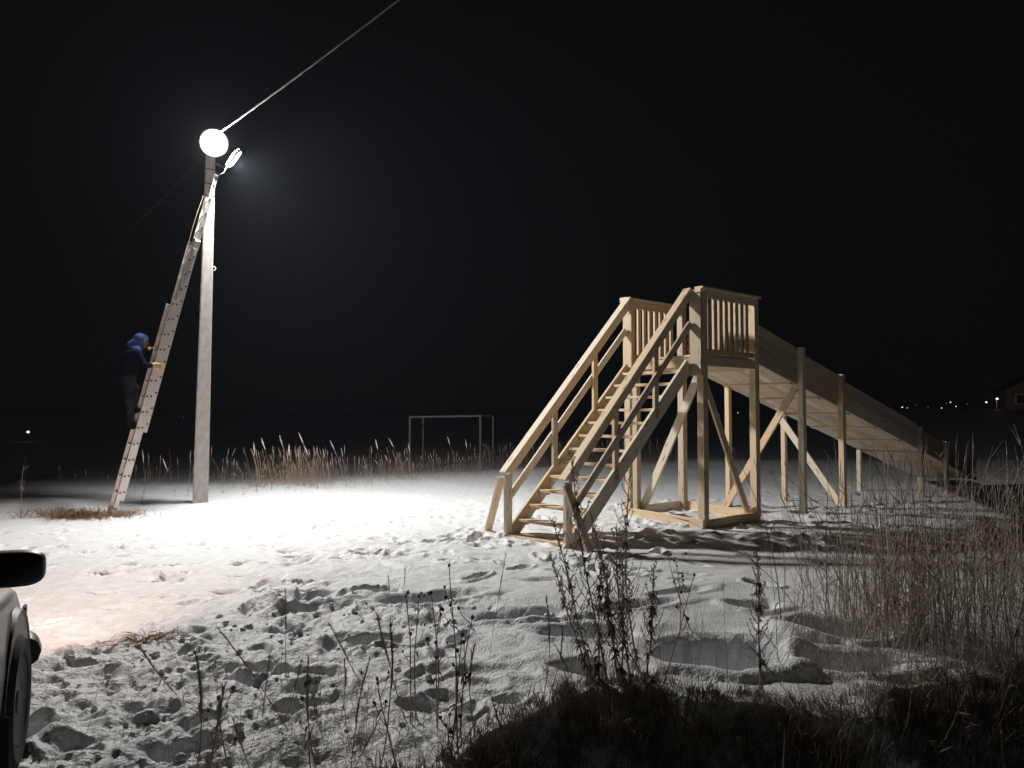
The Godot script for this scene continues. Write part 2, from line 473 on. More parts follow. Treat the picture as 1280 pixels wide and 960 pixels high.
func build_ground() -> void:
	n_low.seed = 3
	n_low.frequency = 0.22
	n_mid.seed = 4
	n_mid.frequency = 1.1
	n_mid.fractal_octaves = 3
	n_fine.seed = 6
	n_fine.frequency = 3.2
	n_fine.fractal_octaves = 3
	n_puff.seed = 9
	n_puff.frequency = 1.0
	n_puff.fractal_type = FastNoiseLite.FRACTAL_NONE
	n_edge.seed = 12
	n_edge.frequency = 1.6
	var sl := Transform3D(Basis(Vector3.UP, deg_to_rad(SLIDE_TURN)), SLIDE_AT)
	for q in [[0.05, -0.05, 0.02], [1.4, -0.05, 0.01], [0.05, -1.39, 0.11], [1.4, -1.39, 0.10], [-2.46, -1.36, 0.06], [-2.46, -0.2, 0.03], [2.6, 0.0, 0.04], [3.97, 0.0, 0.02], [7.28, 0.0, -0.04], [8.6, 0.0, -0.05], [4.25, -1.25, 0.0], [7.3, -1.25, 0.02], [2.5, -1.25, 0.03]]:
		var p: Vector3 = sl * Vector3(q[0], 0, q[1])
		controls.append(Vector3(p.x, q[2], p.z))
	controls.append(Vector3(-5.74, 0.0, -14.25))
	controls.append(Vector3(-6.79, -0.11, -13.2))
	controls.append(Vector3(-7.6, -0.05, -12.8))
	var rng := RandomNumberGenerator.new()
	rng.seed = 77
	# deep single hollows and boot holes
	for q in [[1.36, -5.12, 0.44, 0.30, 0.15, 0.42, 0.12], [2.38, -5.75, 0.34, 0.26, 0.3, 0.36, 0.2], [2.05, -6.55, 0.22, 0.17, 0.0, 0.12, 0.2], [2.2, -5.0, 0.40, 0.22, -0.2, 0.16, 0.2], [1.5, -7.1, 0.35, 0.12, -0.5, 0.07, 0.2], [1.05, -6.5, 0.45, 0.13, -0.4, 0.07, 0.2], [-1.78, -6.72, 0.36, 0.20, -0.45, 0.15, 0.25], [-1.3, -7.0, 0.26, 0.10, -0.4, 0.08, 0.3], [-0.72, -6.85, 0.48, 0.16, -0.35, 0.14, 0.25], [0.08, -6.25, 0.40, 0.15, -0.1, 0.13, 0.25], [0.55, -5.75, 0.36, 0.18, 0.0, 0.14, 0.2], [0.30, -7.6, 0.22, 0.10, 0.1, 0.07, 0.2], [-2.55, -4.05, 0.16, 0.12, 0.2, 0.10, 0.3], [-2.0, -4.25, 0.18, 0.12, 0.5, 0.10, 0.3], [-1.65, -4.95, 0.17, 0.11, 0.2, 0.10, 0.3], [-2.1, -3.75, 0.14, 0.10, 0.0, 0.08, 0.3], [-1.6, -3.75, 0.18, 0.10, -0.3, 0.09, 0.3], [-1.2, -4.9, 0.22, 0.14, 0.4, 0.1, 0.3], [-1.0, -5.6, 0.25, 0.13, -0.2, 0.11, 0.3], [-0.45, -4.35, 0.22, 0.14, 0.1, 0.09, 0.1], [-0.1, -4.9, 0.3, 0.14, 0.1, 0.06, 0.1], [0.5, -4.95, 0.3, 0.15, 0.3, 0.09, 0.1], [1.05, -8.6, 0.3, 0.13, -0.3, 0.06, 0.3]]:
		stamp(q[0], q[1], q[2], q[3], q[4], q[5] * (1.0 if q[0] > 0.4 else 0.65), q[6])
	# trails of footprints across the lit snow
	for k in 44:
		var p := Vector2(rng.randf_range(-6.5, 1.8), rng.randf_range(-13.0, -6.8))
		var a := rng.randf_range(-0.9, 0.6) + (PI if rng.randf() < 0.5 else 0.0)
		if rng.randf() < 0.25:
			a = rng.randf() * TAU
		for j in rng.randi_range(4, 9):
			var side := Vector2(-sin(a), cos(a)) * (0.1 if j % 2 == 0 else -0.1)
			var q2 := p + side
			stamp(q2.x, q2.y, rng.randf_range(0.13, 0.17), rng.randf_range(0.055, 0.08), a + rng.randf_range(-0.2, 0.2), rng.randf_range(0.02, 0.06), rng.randf_range(0.2, 0.6))
			a += rng.randf_range(-0.2, 0.2)
			p += Vector2(cos(a), sin(a)) * rng.randf_range(0.5, 0.75)
	# many prints trodden round the slide and under it
	for k in 150:
		var lp := Vector3(rng.randf_range(-3.2, 9.5), 0, rng.randf_range(-2.6, 1.6))
		var w: Vector3 = sl * lp
		stamp(w.x, w.z, rng.randf_range(0.12, 0.2), rng.randf_range(0.06, 0.1), rng.randf() * TAU, rng.randf_range(0.025, 0.075), 0.5)
	for k in 36:
		var q3 := Vector2(rng.randfn(-1.9, 1.0), rng.randfn(-4.9, 1.1))
		if q3.y < -3.0:
			stamp(q3.x, q3.y, rng.randf_range(0.07, 0.17), rng.randf_range(0.05, 0.10), rng.randf() * TAU, rng.randf_range(0.03, 0.06), 0.3)
	# snow banked up against the foot of the pole and under the slide's low end
	# one polar sheet round the viewer's spot, finest where the clods are
	var angles := PackedFloat32Array()
	var a2 := -PI
	while a2 < PI - 0.001:
		angles.append(a2)
		a2 += 0.0026 if absf(a2) < 0.74 else 0.045
	var radii := PackedFloat32Array()
	var r := 0.4
	while r < 2600.0:
		radii.append(r)
		if r < 2.0:
			r *= 1.06
		elif r < 10.0:
			r *= 1.0042
		elif r < 30.0:
			r *= 1.0062
		elif r < 60.0:
			r *= 1.02
		else:
			r *= 1.15
	var na := angles.size()
	var nr := radii.size()
	var v := PackedVector3Array()
	v.resize(na * nr + 1)
	for j in nr:
		for k in na:
			var x := sin(angles[k]) * radii[j]
			var z := -cos(angles[k]) * radii[j]
			v[j * na + k] = Vector3(x, ground_height(x, z), z)
	v[na * nr] = Vector3(0, ground_height(0, 0), 0)
	var nrm := PackedVector3Array()
	nrm.resize(na * nr + 1)
	for j in nr:
		var jm := maxi(j - 1, 0)
		var jp := mini(j + 1, nr - 1)
		for k in na:
			var da := v[j * na + (k + 1) % na] - v[j * na + (k + na - 1) % na]
			var dr := v[jp * na + k] - v[jm * na + k]
			var q := da.cross(dr)
			nrm[j * na + k] = (q if q.y > 0.0 else -q).normalized()
	nrm[na * nr] = Vector3.UP
	var idx := PackedInt32Array()
	idx.resize((nr - 1) * na * 6 + na * 3)
	var o := 0
	for j in nr - 1:
		for k in na:
			var k2 := (k + 1) % na
			var a := j * na + k
			var b := j * na + k2
			var c := (j + 1) * na + k2
			var d := (j + 1) * na + k
			idx[o] = a; idx[o + 1] = c; idx[o + 2] = b
			idx[o + 3] = a; idx[o + 4] = d; idx[o + 5] = c
			o += 6
	for k in na:
		idx[o] = na * nr; idx[o + 1] = k; idx[o + 2] = (k + 1) % na
		o += 3
	var arr := []
	arr.resize(Mesh.ARRAY_MAX)
	arr[Mesh.ARRAY_VERTEX] = v
	arr[Mesh.ARRAY_NORMAL] = nrm
	arr[Mesh.ARRAY_INDEX] = idx
	var m := ArrayMesh.new()
	m.add_surface_from_arrays(Mesh.PRIMITIVE_TRIANGLES, arr)
	m.surface_set_material(0, mats.snow)
	var g := part("snow_ground", m, self)
	tag(g, "trampled snow field with footprints, clods and a dark ditch in front", "", "", "structure")


func build_clods() -> void:
	# broken lumps of snow kicked up where people walked
	var rng := RandomNumberGenerator.new()
	rng.seed = 63
	var t := Node3D.new()
	t.name = "snow_clods"
	add_child(t)
	tag(t, "small broken lumps of snow lying over the trampled ground", "snow", "", "stuff")
	var spots: Array = []
	while spots.size() < 360:
		var x := rng.randf_range(-4.6, 1.6)
		var z := rng.randf_range(-10.5, -2.9)
		if churn(x, z) > 0.5 and not (x > -0.9 and z > lerp_table(ditch_edge, x) - 0.1):
			spots.append(Vector2(x, z))
	for v in 4:
		var s := Shape.new()
		var n := FastNoiseLite.new()
		n.seed = 90 + v
		n.frequency = 0.9
		var g: Array = []
		for a in 8:
			var row: Array = []
			for b in 10:
				var la := -PI / 2 + PI * a / 7.0
				var lo := TAU * b / 10.0
				var p := Vector3(cos(la) * cos(lo), sin(la) * 0.75, cos(la) * sin(lo))
				row.append(p * (1.0 + 0.55 * n.get_noise_3dv(p * 1.3) + 0.25 * n.get_noise_3dv(p * 3.1)))
			g.append(row)
		for a in 7:
			for b in 10:
				var b2 := (b + 1) % 10
				s.tri(g[a][b], g[a][b2], g[a + 1][b2], g[a][b].normalized(), g[a][b2].normalized(), g[a + 1][b2].normalized())
				s.tri(g[a][b], g[a + 1][b2], g[a + 1][b], g[a][b].normalized(), g[a + 1][b2].normalized(), g[a + 1][b].normalized())
		var mm := MultiMesh.new()
		mm.transform_format = MultiMesh.TRANSFORM_3D
		mm.mesh = s.mesh(mats.snow)
		mm.instance_count = spots.size() / 4
		for j in mm.instance_count:
			var q: Vector2 = spots[j * 4 + v]
			var sz := 0.007 + 0.02 * pow(rng.randf(), 2.5)
			var b := Basis.from_euler(Vector3(rng.randf() * TAU, rng.randf() * TAU, rng.randf() * TAU)).scaled(Vector3(sz * rng.randf_range(0.8, 1.4), sz, sz * rng.randf_range(0.8, 1.4)))
			mm.set_instance_transform(j, Transform3D(b, on_ground(q.x, q.y, -sz * 0.25)))
		var o := MultiMeshInstance3D.new()
		o.name = "lumps"
		o.multimesh = mm
		o.set_meta("kind", "stuff")
		t.add_child(o, true)


func build_road() -> void:
	# the dark road that the viewer stands on, a crowned slab beside the ditch
	var s := Shape.new()
	for k in 60:
		var x0 := -60.0 + 2.0 * k
		var row: Array = []
		for x in [x0, x0 + 2.0]:
			var c: Array = []
			for q in [[-0.55, -0.10], [-0.35, 0.05], [1.2, 0.10], [3.0, 0.12], [4.8, 0.08], [6.2, -0.10]]:
				c.append(Vector3(x, q[1], q[0]))
			row.append(c)
		for j in 5:
			var nn: Vector3 = (row[0][j + 1] - row[0][j]).cross(Vector3.RIGHT).normalized()
			s.quad(row[0][j], row[1][j], row[1][j + 1], row[0][j + 1], nn if nn.y > 0 else -nn)
	var o := part("road", s.mesh(mats.road_gravel), self)
	tag(o, "dark gravel road in the foreground beside the ditch", "", "", "structure")


func on_ground(x: float, z: float, sink := 0.0) -> Vector3:
	return Vector3(x, ground_height(x, z) - sink, z)


# ---------------------------------------------------------------- the slide
func build_slide() -> void:
	var t := thing("ice_slide", "unpainted timber ice slide with stairs, slatted platform and long sloping chute", "slide", SLIDE_AT, deg_to_rad(SLIDE_TURN))
	var L := 1.445
	var W := 1.44
	var rng := RandomNumberGenerator.new()
	rng.seed = 5
	var tone := func() -> int: return rng.randi() % 5
	var low := -0.12
	# corner posts
	for q in [[0.055, -0.055], [L - 0.055, -0.055], [0.055, -W + 0.055], [L - 0.055, -W + 0.055]]:
		beam("post", t, Vector3(q[0], low, q[1]), Vector3(q[0], 3.36, q[1]), 0.11, 0.11, tone.call(), Vector3.RIGHT)
	beam("post", t, Vector3(0.045, low, -W + 0.20), Vector3(0.045, 2.24, -W + 0.20), 0.09, 0.09, tone.call(), Vector3.RIGHT)
	# newel boards where the stair rails end
	beam("newel_board", t, Vector3(-0.022, 2.16, -0.10), Vector3(-0.022, 3.38, -0.10), 0.19, 0.04, 3, Vector3.RIGHT)
	beam("newel_board", t, Vector3(-0.022, 2.16, -W + 0.10), Vector3(-0.022, 3.38, -W + 0.10), 0.17, 0.04, 1, Vector3.RIGHT)
	# deck
	for z in [-0.022, -W + 0.022]:
		beam("rim_joist", t, Vector3(0.115, 2.365, z), Vector3(L - 0.115, 2.365, z), 0.04, 0.13, tone.call())
	for x in [0.022, L - 0.022]:
		beam("rim_joist", t, Vector3(x, 2.355, -0.12), Vector3(x, 2.355, -W + 0.12), 0.04, 0.13, tone.call())
	beam("joist", t, Vector3(L / 2, 2.36, -0.05), Vector3(L / 2, 2.36, -W + 0.05), 0.05, 0.11, tone.call())
	for k in 9:
		var z2 := -0.125 - 0.148 * k
		beam("deck_board", t, Vector3(0.0, 2.447, z2), Vector3(L, 2.447, z2), 0.143, 0.03, tone.call())
	# railings of the platform, both long sides
	for s in [[-0.03, 1.0], [-W + 0.03, -1.0]]:
		var z3: float = s[0]
		beam("bottom_rail", t, Vector3(0.115, 2.505, z3), Vector3(L - 0.115, 2.505, z3), 0.045, 0.07, tone.call())
		beam("top_rail", t, Vector3(0.115, 3.32, z3), Vector3(L - 0.115, 3.32, z3), 0.045, 0.11, tone.call())
		beam("handrail_cap", t, Vector3(-0.05, 3.397, z3 + 0.0), Vector3(L + 0.03, 3.397, z3), 0.14, 0.035, 2 if s[1] > 0 else 0)
		beam("rail_end_block", t, Vector3(-0.045, 3.33, z3), Vector3(-0.045, 3.378, z3), 0.10, 0.05, 0, Vector3.RIGHT)
		for k in 8:
			var x2 := 0.185 + 0.1365 * k
			beam("baluster", t, Vector3(x2, 2.542, z3), Vector3(x2, 3.264, z3), 0.038, 0.066, tone.call(), Vector3.RIGHT)
	# sills between the feet
	beam("sill", t, Vector3(-0.022, 0.075, 0.0), Vector3(-0.022, 0.125, -W), 0.042, 0.17, 2)
	beam("sill", t, Vector3(0.115, 0.07, -0.022), Vector3(L - 0.115, 0.07, -0.022), 0.042, 0.16, 4)
	beam("sill", t, Vector3(0.115, 0.13, -W + 0.022), Vector3(L - 0.115, 0.13, -W + 0.022), 0.042, 0.16, 0)
	beam("sill", t, Vector3(L - 0.022, 0.07, -0.115), Vector3(L - 0.022, 0.13, -W + 0.115), 0.042, 0.16, 2)
	# braces of the platform
	beam("brace", t, Vector3(0.135, 2.26, -0.13), Vector3(0.135, 0.13, -W + 0.20), 0.038, 0.125, 0, Vector3.BACK)
	beam("brace", t, Vector3(0.13, 2.24, -0.135), Vector3(L - 0.13, 0.10, -0.135), 0.038, 0.115, 2, Vector3.RIGHT)
	# stairs: stringers, treads with cleats, handrails
	var zn := -0.197
	var zf := -1.353
	var n := 13
	var b0 := Vector3(-2.50, -0.06, 0)
	var b1 := Vector3(-0.03, 2.30, 0)
	var sd := (b1 - b0).normalized()
	for z4 in [zn - 0.025, zf + 0.025]:
		beam("stringer", t, b0 + Vector3(0, 0.02, z4), b1 + Vector3(0, 0.02, z4), 0.05, 0.19, tone.call())
	for k in n:
		var f := (k + 0.0) / n
		var u := -2.46 + 2.46 * f
		var y := 0.045 + 2.36 * f
		beam("tread", t, Vector3(u + 0.06, y, zn - 0.055), Vector3(u + 0.06, y, zf + 0.055), 0.20, 0.036, tone.call())
		for z5 in [zn - 0.075, zf + 0.075]:
			beam("cleat", t, Vector3(u - 0.02, y - 0.043, z5), Vector3(u + 0.13, y - 0.043, z5), 0.04, 0.045, tone.call())
	for z6 in [zn - 0.03, zf + 0.03]:
		var near: bool = z6 > -0.5
		var gl := 0.03 if near else 0.06
		var out := 1.0 if near else -1.0
		var r0 := Vector3(-2.55, 0.80 + gl, z6)
		var r1 := Vector3(-0.03, 3.40, z6)
		var rd := (r1 - r0).normalized()
		var rn := Vector3(-rd.y, rd.x, 0)
		beam("handrail_cap", t, r0, r1, 0.125, 0.034, 2 if near else 0)
		beam("handrail", t, r0 + rd * 0.06 - rn * 0.073, r1 - rn * 0.073, 0.042, 0.11, 1 if near else 2)
		beam("middle_rail", t, Vector3(-2.44, 0.43 + gl, z6 + out * 0.046), Vector3(-0.045, 2.90, z6 + out * 0.046), 0.036, 0.095, 3 if near else 0)
		beam("stair_post", t, Vector3(-2.46, low, z6), Vector3(-2.46, 0.77 + gl, z6), 0.048, 0.115, 0, Vector3.RIGHT)
		for u2 in [-1.60, -0.78]:
			var yt: float = r0.y + (r1.y - r0.y) * (u2 - r0.x) / (r1.x - r0.x) - 0.11
			var yb: float = b0.y + (b1.y - b0.y) * (u2 - b0.x) / (b1.x - b0.x) - 0.02
			beam("stair_post", t, Vector3(u2, yb, z6 + out * 0.006), Vector3(u2, yt, z6 + out * 0.006), 0.048, 0.085, tone.call(), Vector3.RIGHT)
		var foot := Vector3(-2.49, -0.05, z6 + out * 0.42)
		beam("strut", t, Vector3(-2.53, 0.74 + gl, z6 + out * 0.045), foot, 0.04, 0.11, 2 if not near else 3, Vector3.RIGHT)
	# chute
	var bed := func(u: float) -> float: return 2.378 - 0.2477 * (u - L)
	var sz := -1.30
	var cuts := [L + 0.004, 4.0, 7.3, 10.4]
	for k in 3:
		for j in 9:
			var z7 := -0.10 - 0.1385 * j
			var a: float = cuts[k] + 0.002
			var b: float = cuts[k + 1] - 0.002
			beam("bed_board", t, Vector3(a, bed.call(a) + 0.017, z7), Vector3(b, bed.call(b) + 0.017, z7), 0.135, 0.034, tone.call(), Vector3.UP, 0.003)
	for u3 in [2.45, 3.35, 4.4, 5.45, 6.5, 7.55, 8.75]:
		beam("joist", t, Vector3(u3, bed.call(u3) - 0.017, -0.03), Vector3(u3, bed.call(u3) - 0.017, sz + 0.03), 0.10, 0.03, tone.call(), Vector3(0.2477, 1, 0))
	for s2 in [[-0.012, 1.0], [sz + 0.0, -1.0]]:
		var seg := [[L + 0.004, 2.60, 4], [2.605, 3.96, 4], [3.965, 7.28, 4], [7.285, 10.55, 4]]
		for k in 4:
			var hgt: float = [0.150, 0.138, 0.126, 0.110][k]
			for j in 4:
				var c0: float = seg[k][0]
				var c1: float = seg[k][1]
				var off := hgt * (j + 0.5) + 0.0
				beam("side_board", t, Vector3(c0, bed.call(c0) + off, s2[0]), Vector3(c1, bed.call(c1) + off, s2[0]), 0.032, hgt - 0.005, tone.call(), Vector3.UP, 0.003)
	for q in [2.606, 3.969, 7.284, 8.618]:
		var u4: float = q
		var top: float = bed.call(u4) + (0.61 if u4 < 3.0 else (0.56 if u4 < 5.0 else 0.45))
		beam("chute_post", t, Vector3(u4, low - 0.08, 0.055), Vector3(u4, top, 0.055), 0.095 if u4 < 8.0 else 0.06, 0.10, tone.call(), Vector3.RIGHT)
	for q in [2.45, 4.28, 7.35]:
		var u5: float = q
		beam("chute_post", t, Vector3(u5, low, sz + 0.09), Vector3(u5, bed.call(u5) - 0.032 - 0.012, sz + 0.09), 0.085, 0.085, tone.call(), Vector3.RIGHT)
	beam("brace", t, Vector3(2.545, bed.call(2.55) - 0.06, -0.02), Vector3(2.36, 0.03, sz + 0.06), 0.036, 0.12, 4, Vector3.BACK)
	beam("brace", t, Vector3(4.20, bed.call(4.25) - 0.12, sz + 0.06), Vector3(4.03, 0.02, 0.0), 0.036, 0.12, 0, Vector3.BACK)


# ---------------------------------------------------------------- pole, lamps, cables, ladder, worker
func pole(label: String, at: Vector3, turn: float, high: float, group := "") -> Node3D:
	var t := thing("lamp_pole", label, "pole", at, turn, group)
	var s := Shape.new()
	var w0 := Vector2(0.275, 0.20) / 2
	var w1 := Vector2(0.165, 0.15) / 2
	var ch := 0.018
	var rows: Array = []
	var steps := 9
	for k in steps:
		var f := float(k) / (steps - 1)
		var w := w0.lerp(w1, f)
		var y := -0.3 + (high + 0.3) * f
		rows.append([Vector3(-w.x + ch, y, -w.y), Vector3(w.x - ch, y, -w.y), Vector3(w.x, y, -w.y + ch), Vector3(w.x, y, w.y - ch), Vector3(w.x - ch, y, w.y), Vector3(-w.x + ch, y, w.y), Vector3(-w.x, y, w.y - ch), Vector3(-w.x, y, -w.y + ch)])
	for k in steps - 1:
		for j in 8:
			var j2 := (j + 1) % 8
			var mid: Vector3 = (rows[k][j] + rows[k][j2]) / 2
			var e: Vector3 = rows[k][j2] - rows[k][j]
			var nn := e.cross(Vector3.UP).normalized()
			if nn.dot(Vector3(mid.x, 0, mid.z)) < 0:
				nn = -nn
			s.quad(rows[k][j], rows[k][j2], rows[k + 1][j2], rows[k + 1][j], nn)
	for j in range(1, 7):
		s.tri(rows[-1][0], rows[-1][j], rows[-1][j + 1], Vector3.UP, Vector3.UP, Vector3.UP)
	part("shaft", s.mesh(mats.concrete), t)
	return t


func band(parent: Node, y: float, hx: float, hz: float) -> void:
	var s := Shape.new()
	for q in [[Vector3(0, y, hz + 0.004), Vector3(2 * hx + 0.016, 0.022, 0.006)], [Vector3(0, y, -hz - 0.004), Vector3(2 * hx + 0.016, 0.022, 0.006)], [Vector3(hx + 0.004, y, 0), Vector3(0.006, 0.022, 2 * hz + 0.002)], [Vector3(-hx - 0.004, y, 0), Vector3(0.006, 0.022, 2 * hz + 0.002)]]:
		s.box(q[1], 0.001, Transform3D(Basis.IDENTITY, q[0]))
	part("steel_band", s.mesh(mats.dark_steel), parent)


func area_lamp(called: String, parent: Node, at: Vector3, towards: Vector3, size: Vector2, energy: float, color: Color) -> void:
	var l := AreaLight3D.new()
	l.name = called
	l.area_size = size
	l.area_normalize_energy = true
	l.light_energy = energy
	l.light_color = color
	l.shadow_enabled = true
	l.area_range = 400.0
	parent.add_child(l, true)
	l.transform = Transform3D(Basis.looking_at(towards, Vector3.UP), at)


func build_pole() -> void:
	var at := on_ground(-5.74, -14.25)
	at.y = 0.0
	var t := pole("tall grey concrete lamp pole with a ladder leaning on it", at, 0.38, 6.75)
	t.rotation.z = -0.012
	for y in [5.7, 5.93, 6.2]:
		band(t, y, 0.088, 0.079)
	var hook := Shape.new()
	var pts: Array = []
	var rad: Array = []
	for k in 9:
		var a := -PI * 0.5 + TAU * 0.82 * k / 8.0
		pts.append(Vector3(0.115 + 0.035 * cos(a), 4.35 + 0.035 * sin(a), 0.02))
		rad.append(0.007)
	hook.tube(pts, rad, 6)
	part("hook", hook.mesh(mats.white_enamel), t)
	# the round floodlight, turned to the field in front
	var fpos := Vector3(-5.47, 6.60, -13.92)
	var aim := Vector3(0.42, -0.41, 0.80).normalized()
	var f := thing("round_floodlight", "large round white floodlight glowing at the pole top", "floodlight", fpos)
	var bz := aim
	var bx := Vector3.UP.cross(bz).normalized()
	var fb := Transform3D(Basis(bx, bz.cross(bx), bz), Vector3.ZERO)
	var s := Shape.new()
	s.lathe([Vector2(0.0, -0.24), Vector2(0.07, -0.24), Vector2(0.09, -0.20), Vector2(0.13, -0.16), Vector2(0.20, -0.09), Vector2(0.245, 0.0), Vector2(0.255, 0.035), Vector2(0.235, 0.035), Vector2(0.232, 0.01)], 32, fb)
	part("housing", s.mesh(mats.white_enamel), f)
	var g := Shape.new()
	g.lathe([Vector2(0.2318, 0.012), Vector2(0.18, 0.032), Vector2(0.10, 0.042), Vector2(0.0, 0.045)], 32, fb)
	part("lamp_lens", g.mesh(mats.flood_glow), f)
	var br := Shape.new()
	br.tube([Vector3(-0.20, -0.05, -0.20), fb * Vector3(0, 0, -0.30), fb * Vector3(0, 0, -0.235)], [0.022, 0.022, 0.022], 8)
	part("bracket", br.mesh(mats.dark_steel), f)
	area_lamp("flood_light", f, aim * 0.07, aim, Vector2(0.36, 0.36), 82.0, Color(1.0, 0.972, 0.94))
	# the long lamp head that looks at the slide
	var lpos := Vector3(-5.17, 6.36, -14.08)
	var l := thing("long_lamp_head", "elongated white lamp head pointing right just below the round floodlight", "lamp", lpos)
	var ax := Vector3(0.66, 0.50, 0.56).normalized()
	var want := Vector3(0.88, -0.45, -0.08)
	var face := (want - ax * want.dot(ax)).normalized()
	var lb := Transform3D(Basis(ax, -face, ax.cross(-face)), Vector3.ZERO)
	var hs := Shape.new()
	hs.lump(Vector3(0.23, 0.045, 0.095), 0.5, lb, 24, 10)
	part("housing", hs.mesh(mats.white_enamel), l)
	var gl := Shape.new()
	gl.lump(Vector3(0.185, 0.02, 0.078), 0.4, lb.translated_local(Vector3(0.02, -0.036, 0)), 24, 8)
	part("lamp_lens", gl.mesh(mats.flood_glow), l)
	var arm := Shape.new()
	arm.tube([lb * Vector3(-0.20, 0, 0), lb * Vector3(-0.27, 0, 0), Vector3(-0.36, -0.06, -0.11)], [0.02, 0.02, 0.02], 8)
	part("bracket", arm.mesh(mats.dark_steel), l)
	var loop := Shape.new()
	loop.tube([lb * Vector3(-0.17, -0.05, 0), Vector3(-0.12, -0.16, 0.0), Vector3(-0.17, -0.26, -0.02), Vector3(-0.27, -0.28, -0.06), Vector3(-0.37, -0.24, -0.09)], [0.008, 0.008, 0.008, 0.008, 0.008], 6)
	part("supply_lead", loop.mesh(mats.white_enamel), l)
	area_lamp("long_light", l, -lb.basis.y * 0.075, -lb.basis.y, Vector2(0.30, 0.12), 74.0, Color(1.0, 0.985, 0.965))


func cable(label: String, a: Vector3, b: Vector3, sag: float) -> void:
	var t := thing("overhead_cable", label, "cable", a)
	var rng := RandomNumberGenerator.new()
	rng.seed = 40 + int(a.distance_to(b))
	var steps := 260
	for strand in 3:
		var s := Shape.new()
		var pts: Array = []
		var rad: Array = []
		for k in steps + 1:
			var f := float(k) / steps
			var p := (b - a) * f - Vector3(0, sag * 4.0 * f * (1.0 - f), 0)
			var d := (b - a).normalized()
			var sx := d.cross(Vector3.UP).normalized()
			var an := TAU * strand / 3.0 + f * (b - a).length() * 3.6
			p += (sx * cos(an) + sx.cross(d) * sin(an)) * 0.008
			pts.append(p)
			rad.append(0.0062 + 0.002 * rng.randf())
		s.tube(pts, rad, 5)
		part("strand", s.mesh(mats.cable_frost if strand == 0 and sag < 1.0 else mats.cable_sheath), t)


func build_cables() -> void:
	var top := Vector3(-5.63, 6.68, -14.2)
	var d := Vector3(0.62, 0, 0.784)
	var near := top + d * 33.0
	var far := top - Vector3(0.70, 0, 0.714) * 33.0
	near.y = ground_height(near.x, near.z) + 6.7
	far.y = ground_height(far.x, far.z) + 6.7
	cable("twisted overhead cable running from the pole top to the upper right", top + Vector3(0, 0.03, 0.1), near, 0.5)
	cable("thin overhead cable fading away left behind the pole", top + Vector3(0, 0.0, -0.1), far, 1.7)
	pole("next concrete pole that carries the far end of the left cable", Vector3(far.x, far.y - 6.7, far.z), 0.4, 6.75)


var lad_foot := Vector3(-6.79, -0.13, -13.2)
var lad_top := Vector3(-5.60, 6.02, -14.07)


func build_ladder() -> void:
	var t := thing("extension_ladder", "long aluminium extension ladder leaning right against the lamp pole", "ladder", lad_foot)
	var d := (lad_top - lad_foot).normalized()
	var hl := Vector3(d.x, 0, d.z).normalized()
	var r := hl.cross(Vector3.UP).normalized()
	if r.z < 0:
		r = -r
	var nn := d.cross(r)
	if nn.dot(hl) > 0:
		nn = -nn
	var len := lad_foot.distance_to(lad_top)
	var secs := [[0.0, 3.85, 0.0, 0.46], [0.30, 5.05, 0.066, 0.41], [1.50, len, 0.132, 0.36]]
	var rung_key := {}
	for k in 3:
		var q: Array = secs[k]
		var off: Vector3 = -nn * (q[2] - 0.05)
		var half: float = q[3] / 2
		for sg in [-1.0, 1.0]:
			var s := Shape.new()
			var ln: float = q[1] - q[0]
			# a channel: web and two flanges
			var b := Basis(d, nn, d.cross(nn))
			var sgn: float = sg * signf(d.cross(nn).dot(r))
			s.box(Vector3(ln, 0.062, 0.004), 0.001, Transform3D(Basis.IDENTITY, Vector3.ZERO))
			for e in [-1.0, 1.0]:
				s.box(Vector3(ln, 0.006, 0.020), 0.001, Transform3D(Basis.IDENTITY, Vector3(0, e * 0.028, -sgn * 0.0125)))
			part("rail", s.mesh(mats.aluminium), t, Transform3D(b, d * ((q[0] + q[1]) / 2) + off + r * sg * half))
			var cap := Shape.new()
			cap.box(Vector3(0.06, 0.076, 0.034), 0.006)
			part("rail_cap", cap.mesh(mats.black_plastic), t, Transform3D(b, d * (q[0] - 0.01 if k == 0 else q[1] - 0.01) + off + r * sg * (half - 0.006)))
		var n := int((q[1] - q[0] - 0.2) / 0.28)
		for j in n + 1:
			var p: Vector3 = d * (q[0] + 0.15 + 0.28 * j) + off
			if not rung_key.has(k):
				var rs := Shape.new()
				rs.tube([-r * (half - 0.004), r * (half - 0.004)], [0.015, 0.015], 10)
				rung_key[k] = rs.mesh(mats.aluminium)
				var es := Shape.new()
				es.tube([Vector3.ZERO, r * 0.010], [0.0165, 0.0165], 10)
				rung_key["e%d" % k] = es.mesh(mats.black_plastic)
			var ru := part("rung", rung_key[k], t, Transform3D(Basis.IDENTITY, p))
			for sg2 in [-1.0, 1.0]:
				part("end_plug", rung_key["e%d" % k], ru, Transform3D(Basis.IDENTITY if sg2 > 0 else Basis(r, PI / 2).rotated(Vector3.UP, 0.0) * Basis.IDENTITY, r * (half + 0.003) if sg2 > 0 else -r * (half + 0.013)))
	# the pulley rope and clutch where the sections meet
	var rope := Shape.new()
	var pts: Array = []
	var rad: Array = []
	for k in 15:
		var f := k / 14.0
		pts.append(d * lerpf(5.9, 4.55, f) + nn * (0.03 + 0.03 * sin(f * PI)) + r * 0.12)
		rad.append(0.007)
	rope.tube(pts, rad, 5)
	part("rope", rope.mesh(mats.straw), t)
	var clutch := Shape.new()
	clutch.box(Vector3(0.16, 0.10, 0.05), 0.01)
	for sg in [-1.0, 1.0]:
		part("clutch", clutch.mesh(mats.aluminium), t, Transform3D(Basis(d, nn, d.cross(nn)), d * 4.95 - nn * 0.06 + r * sg * 0.235))


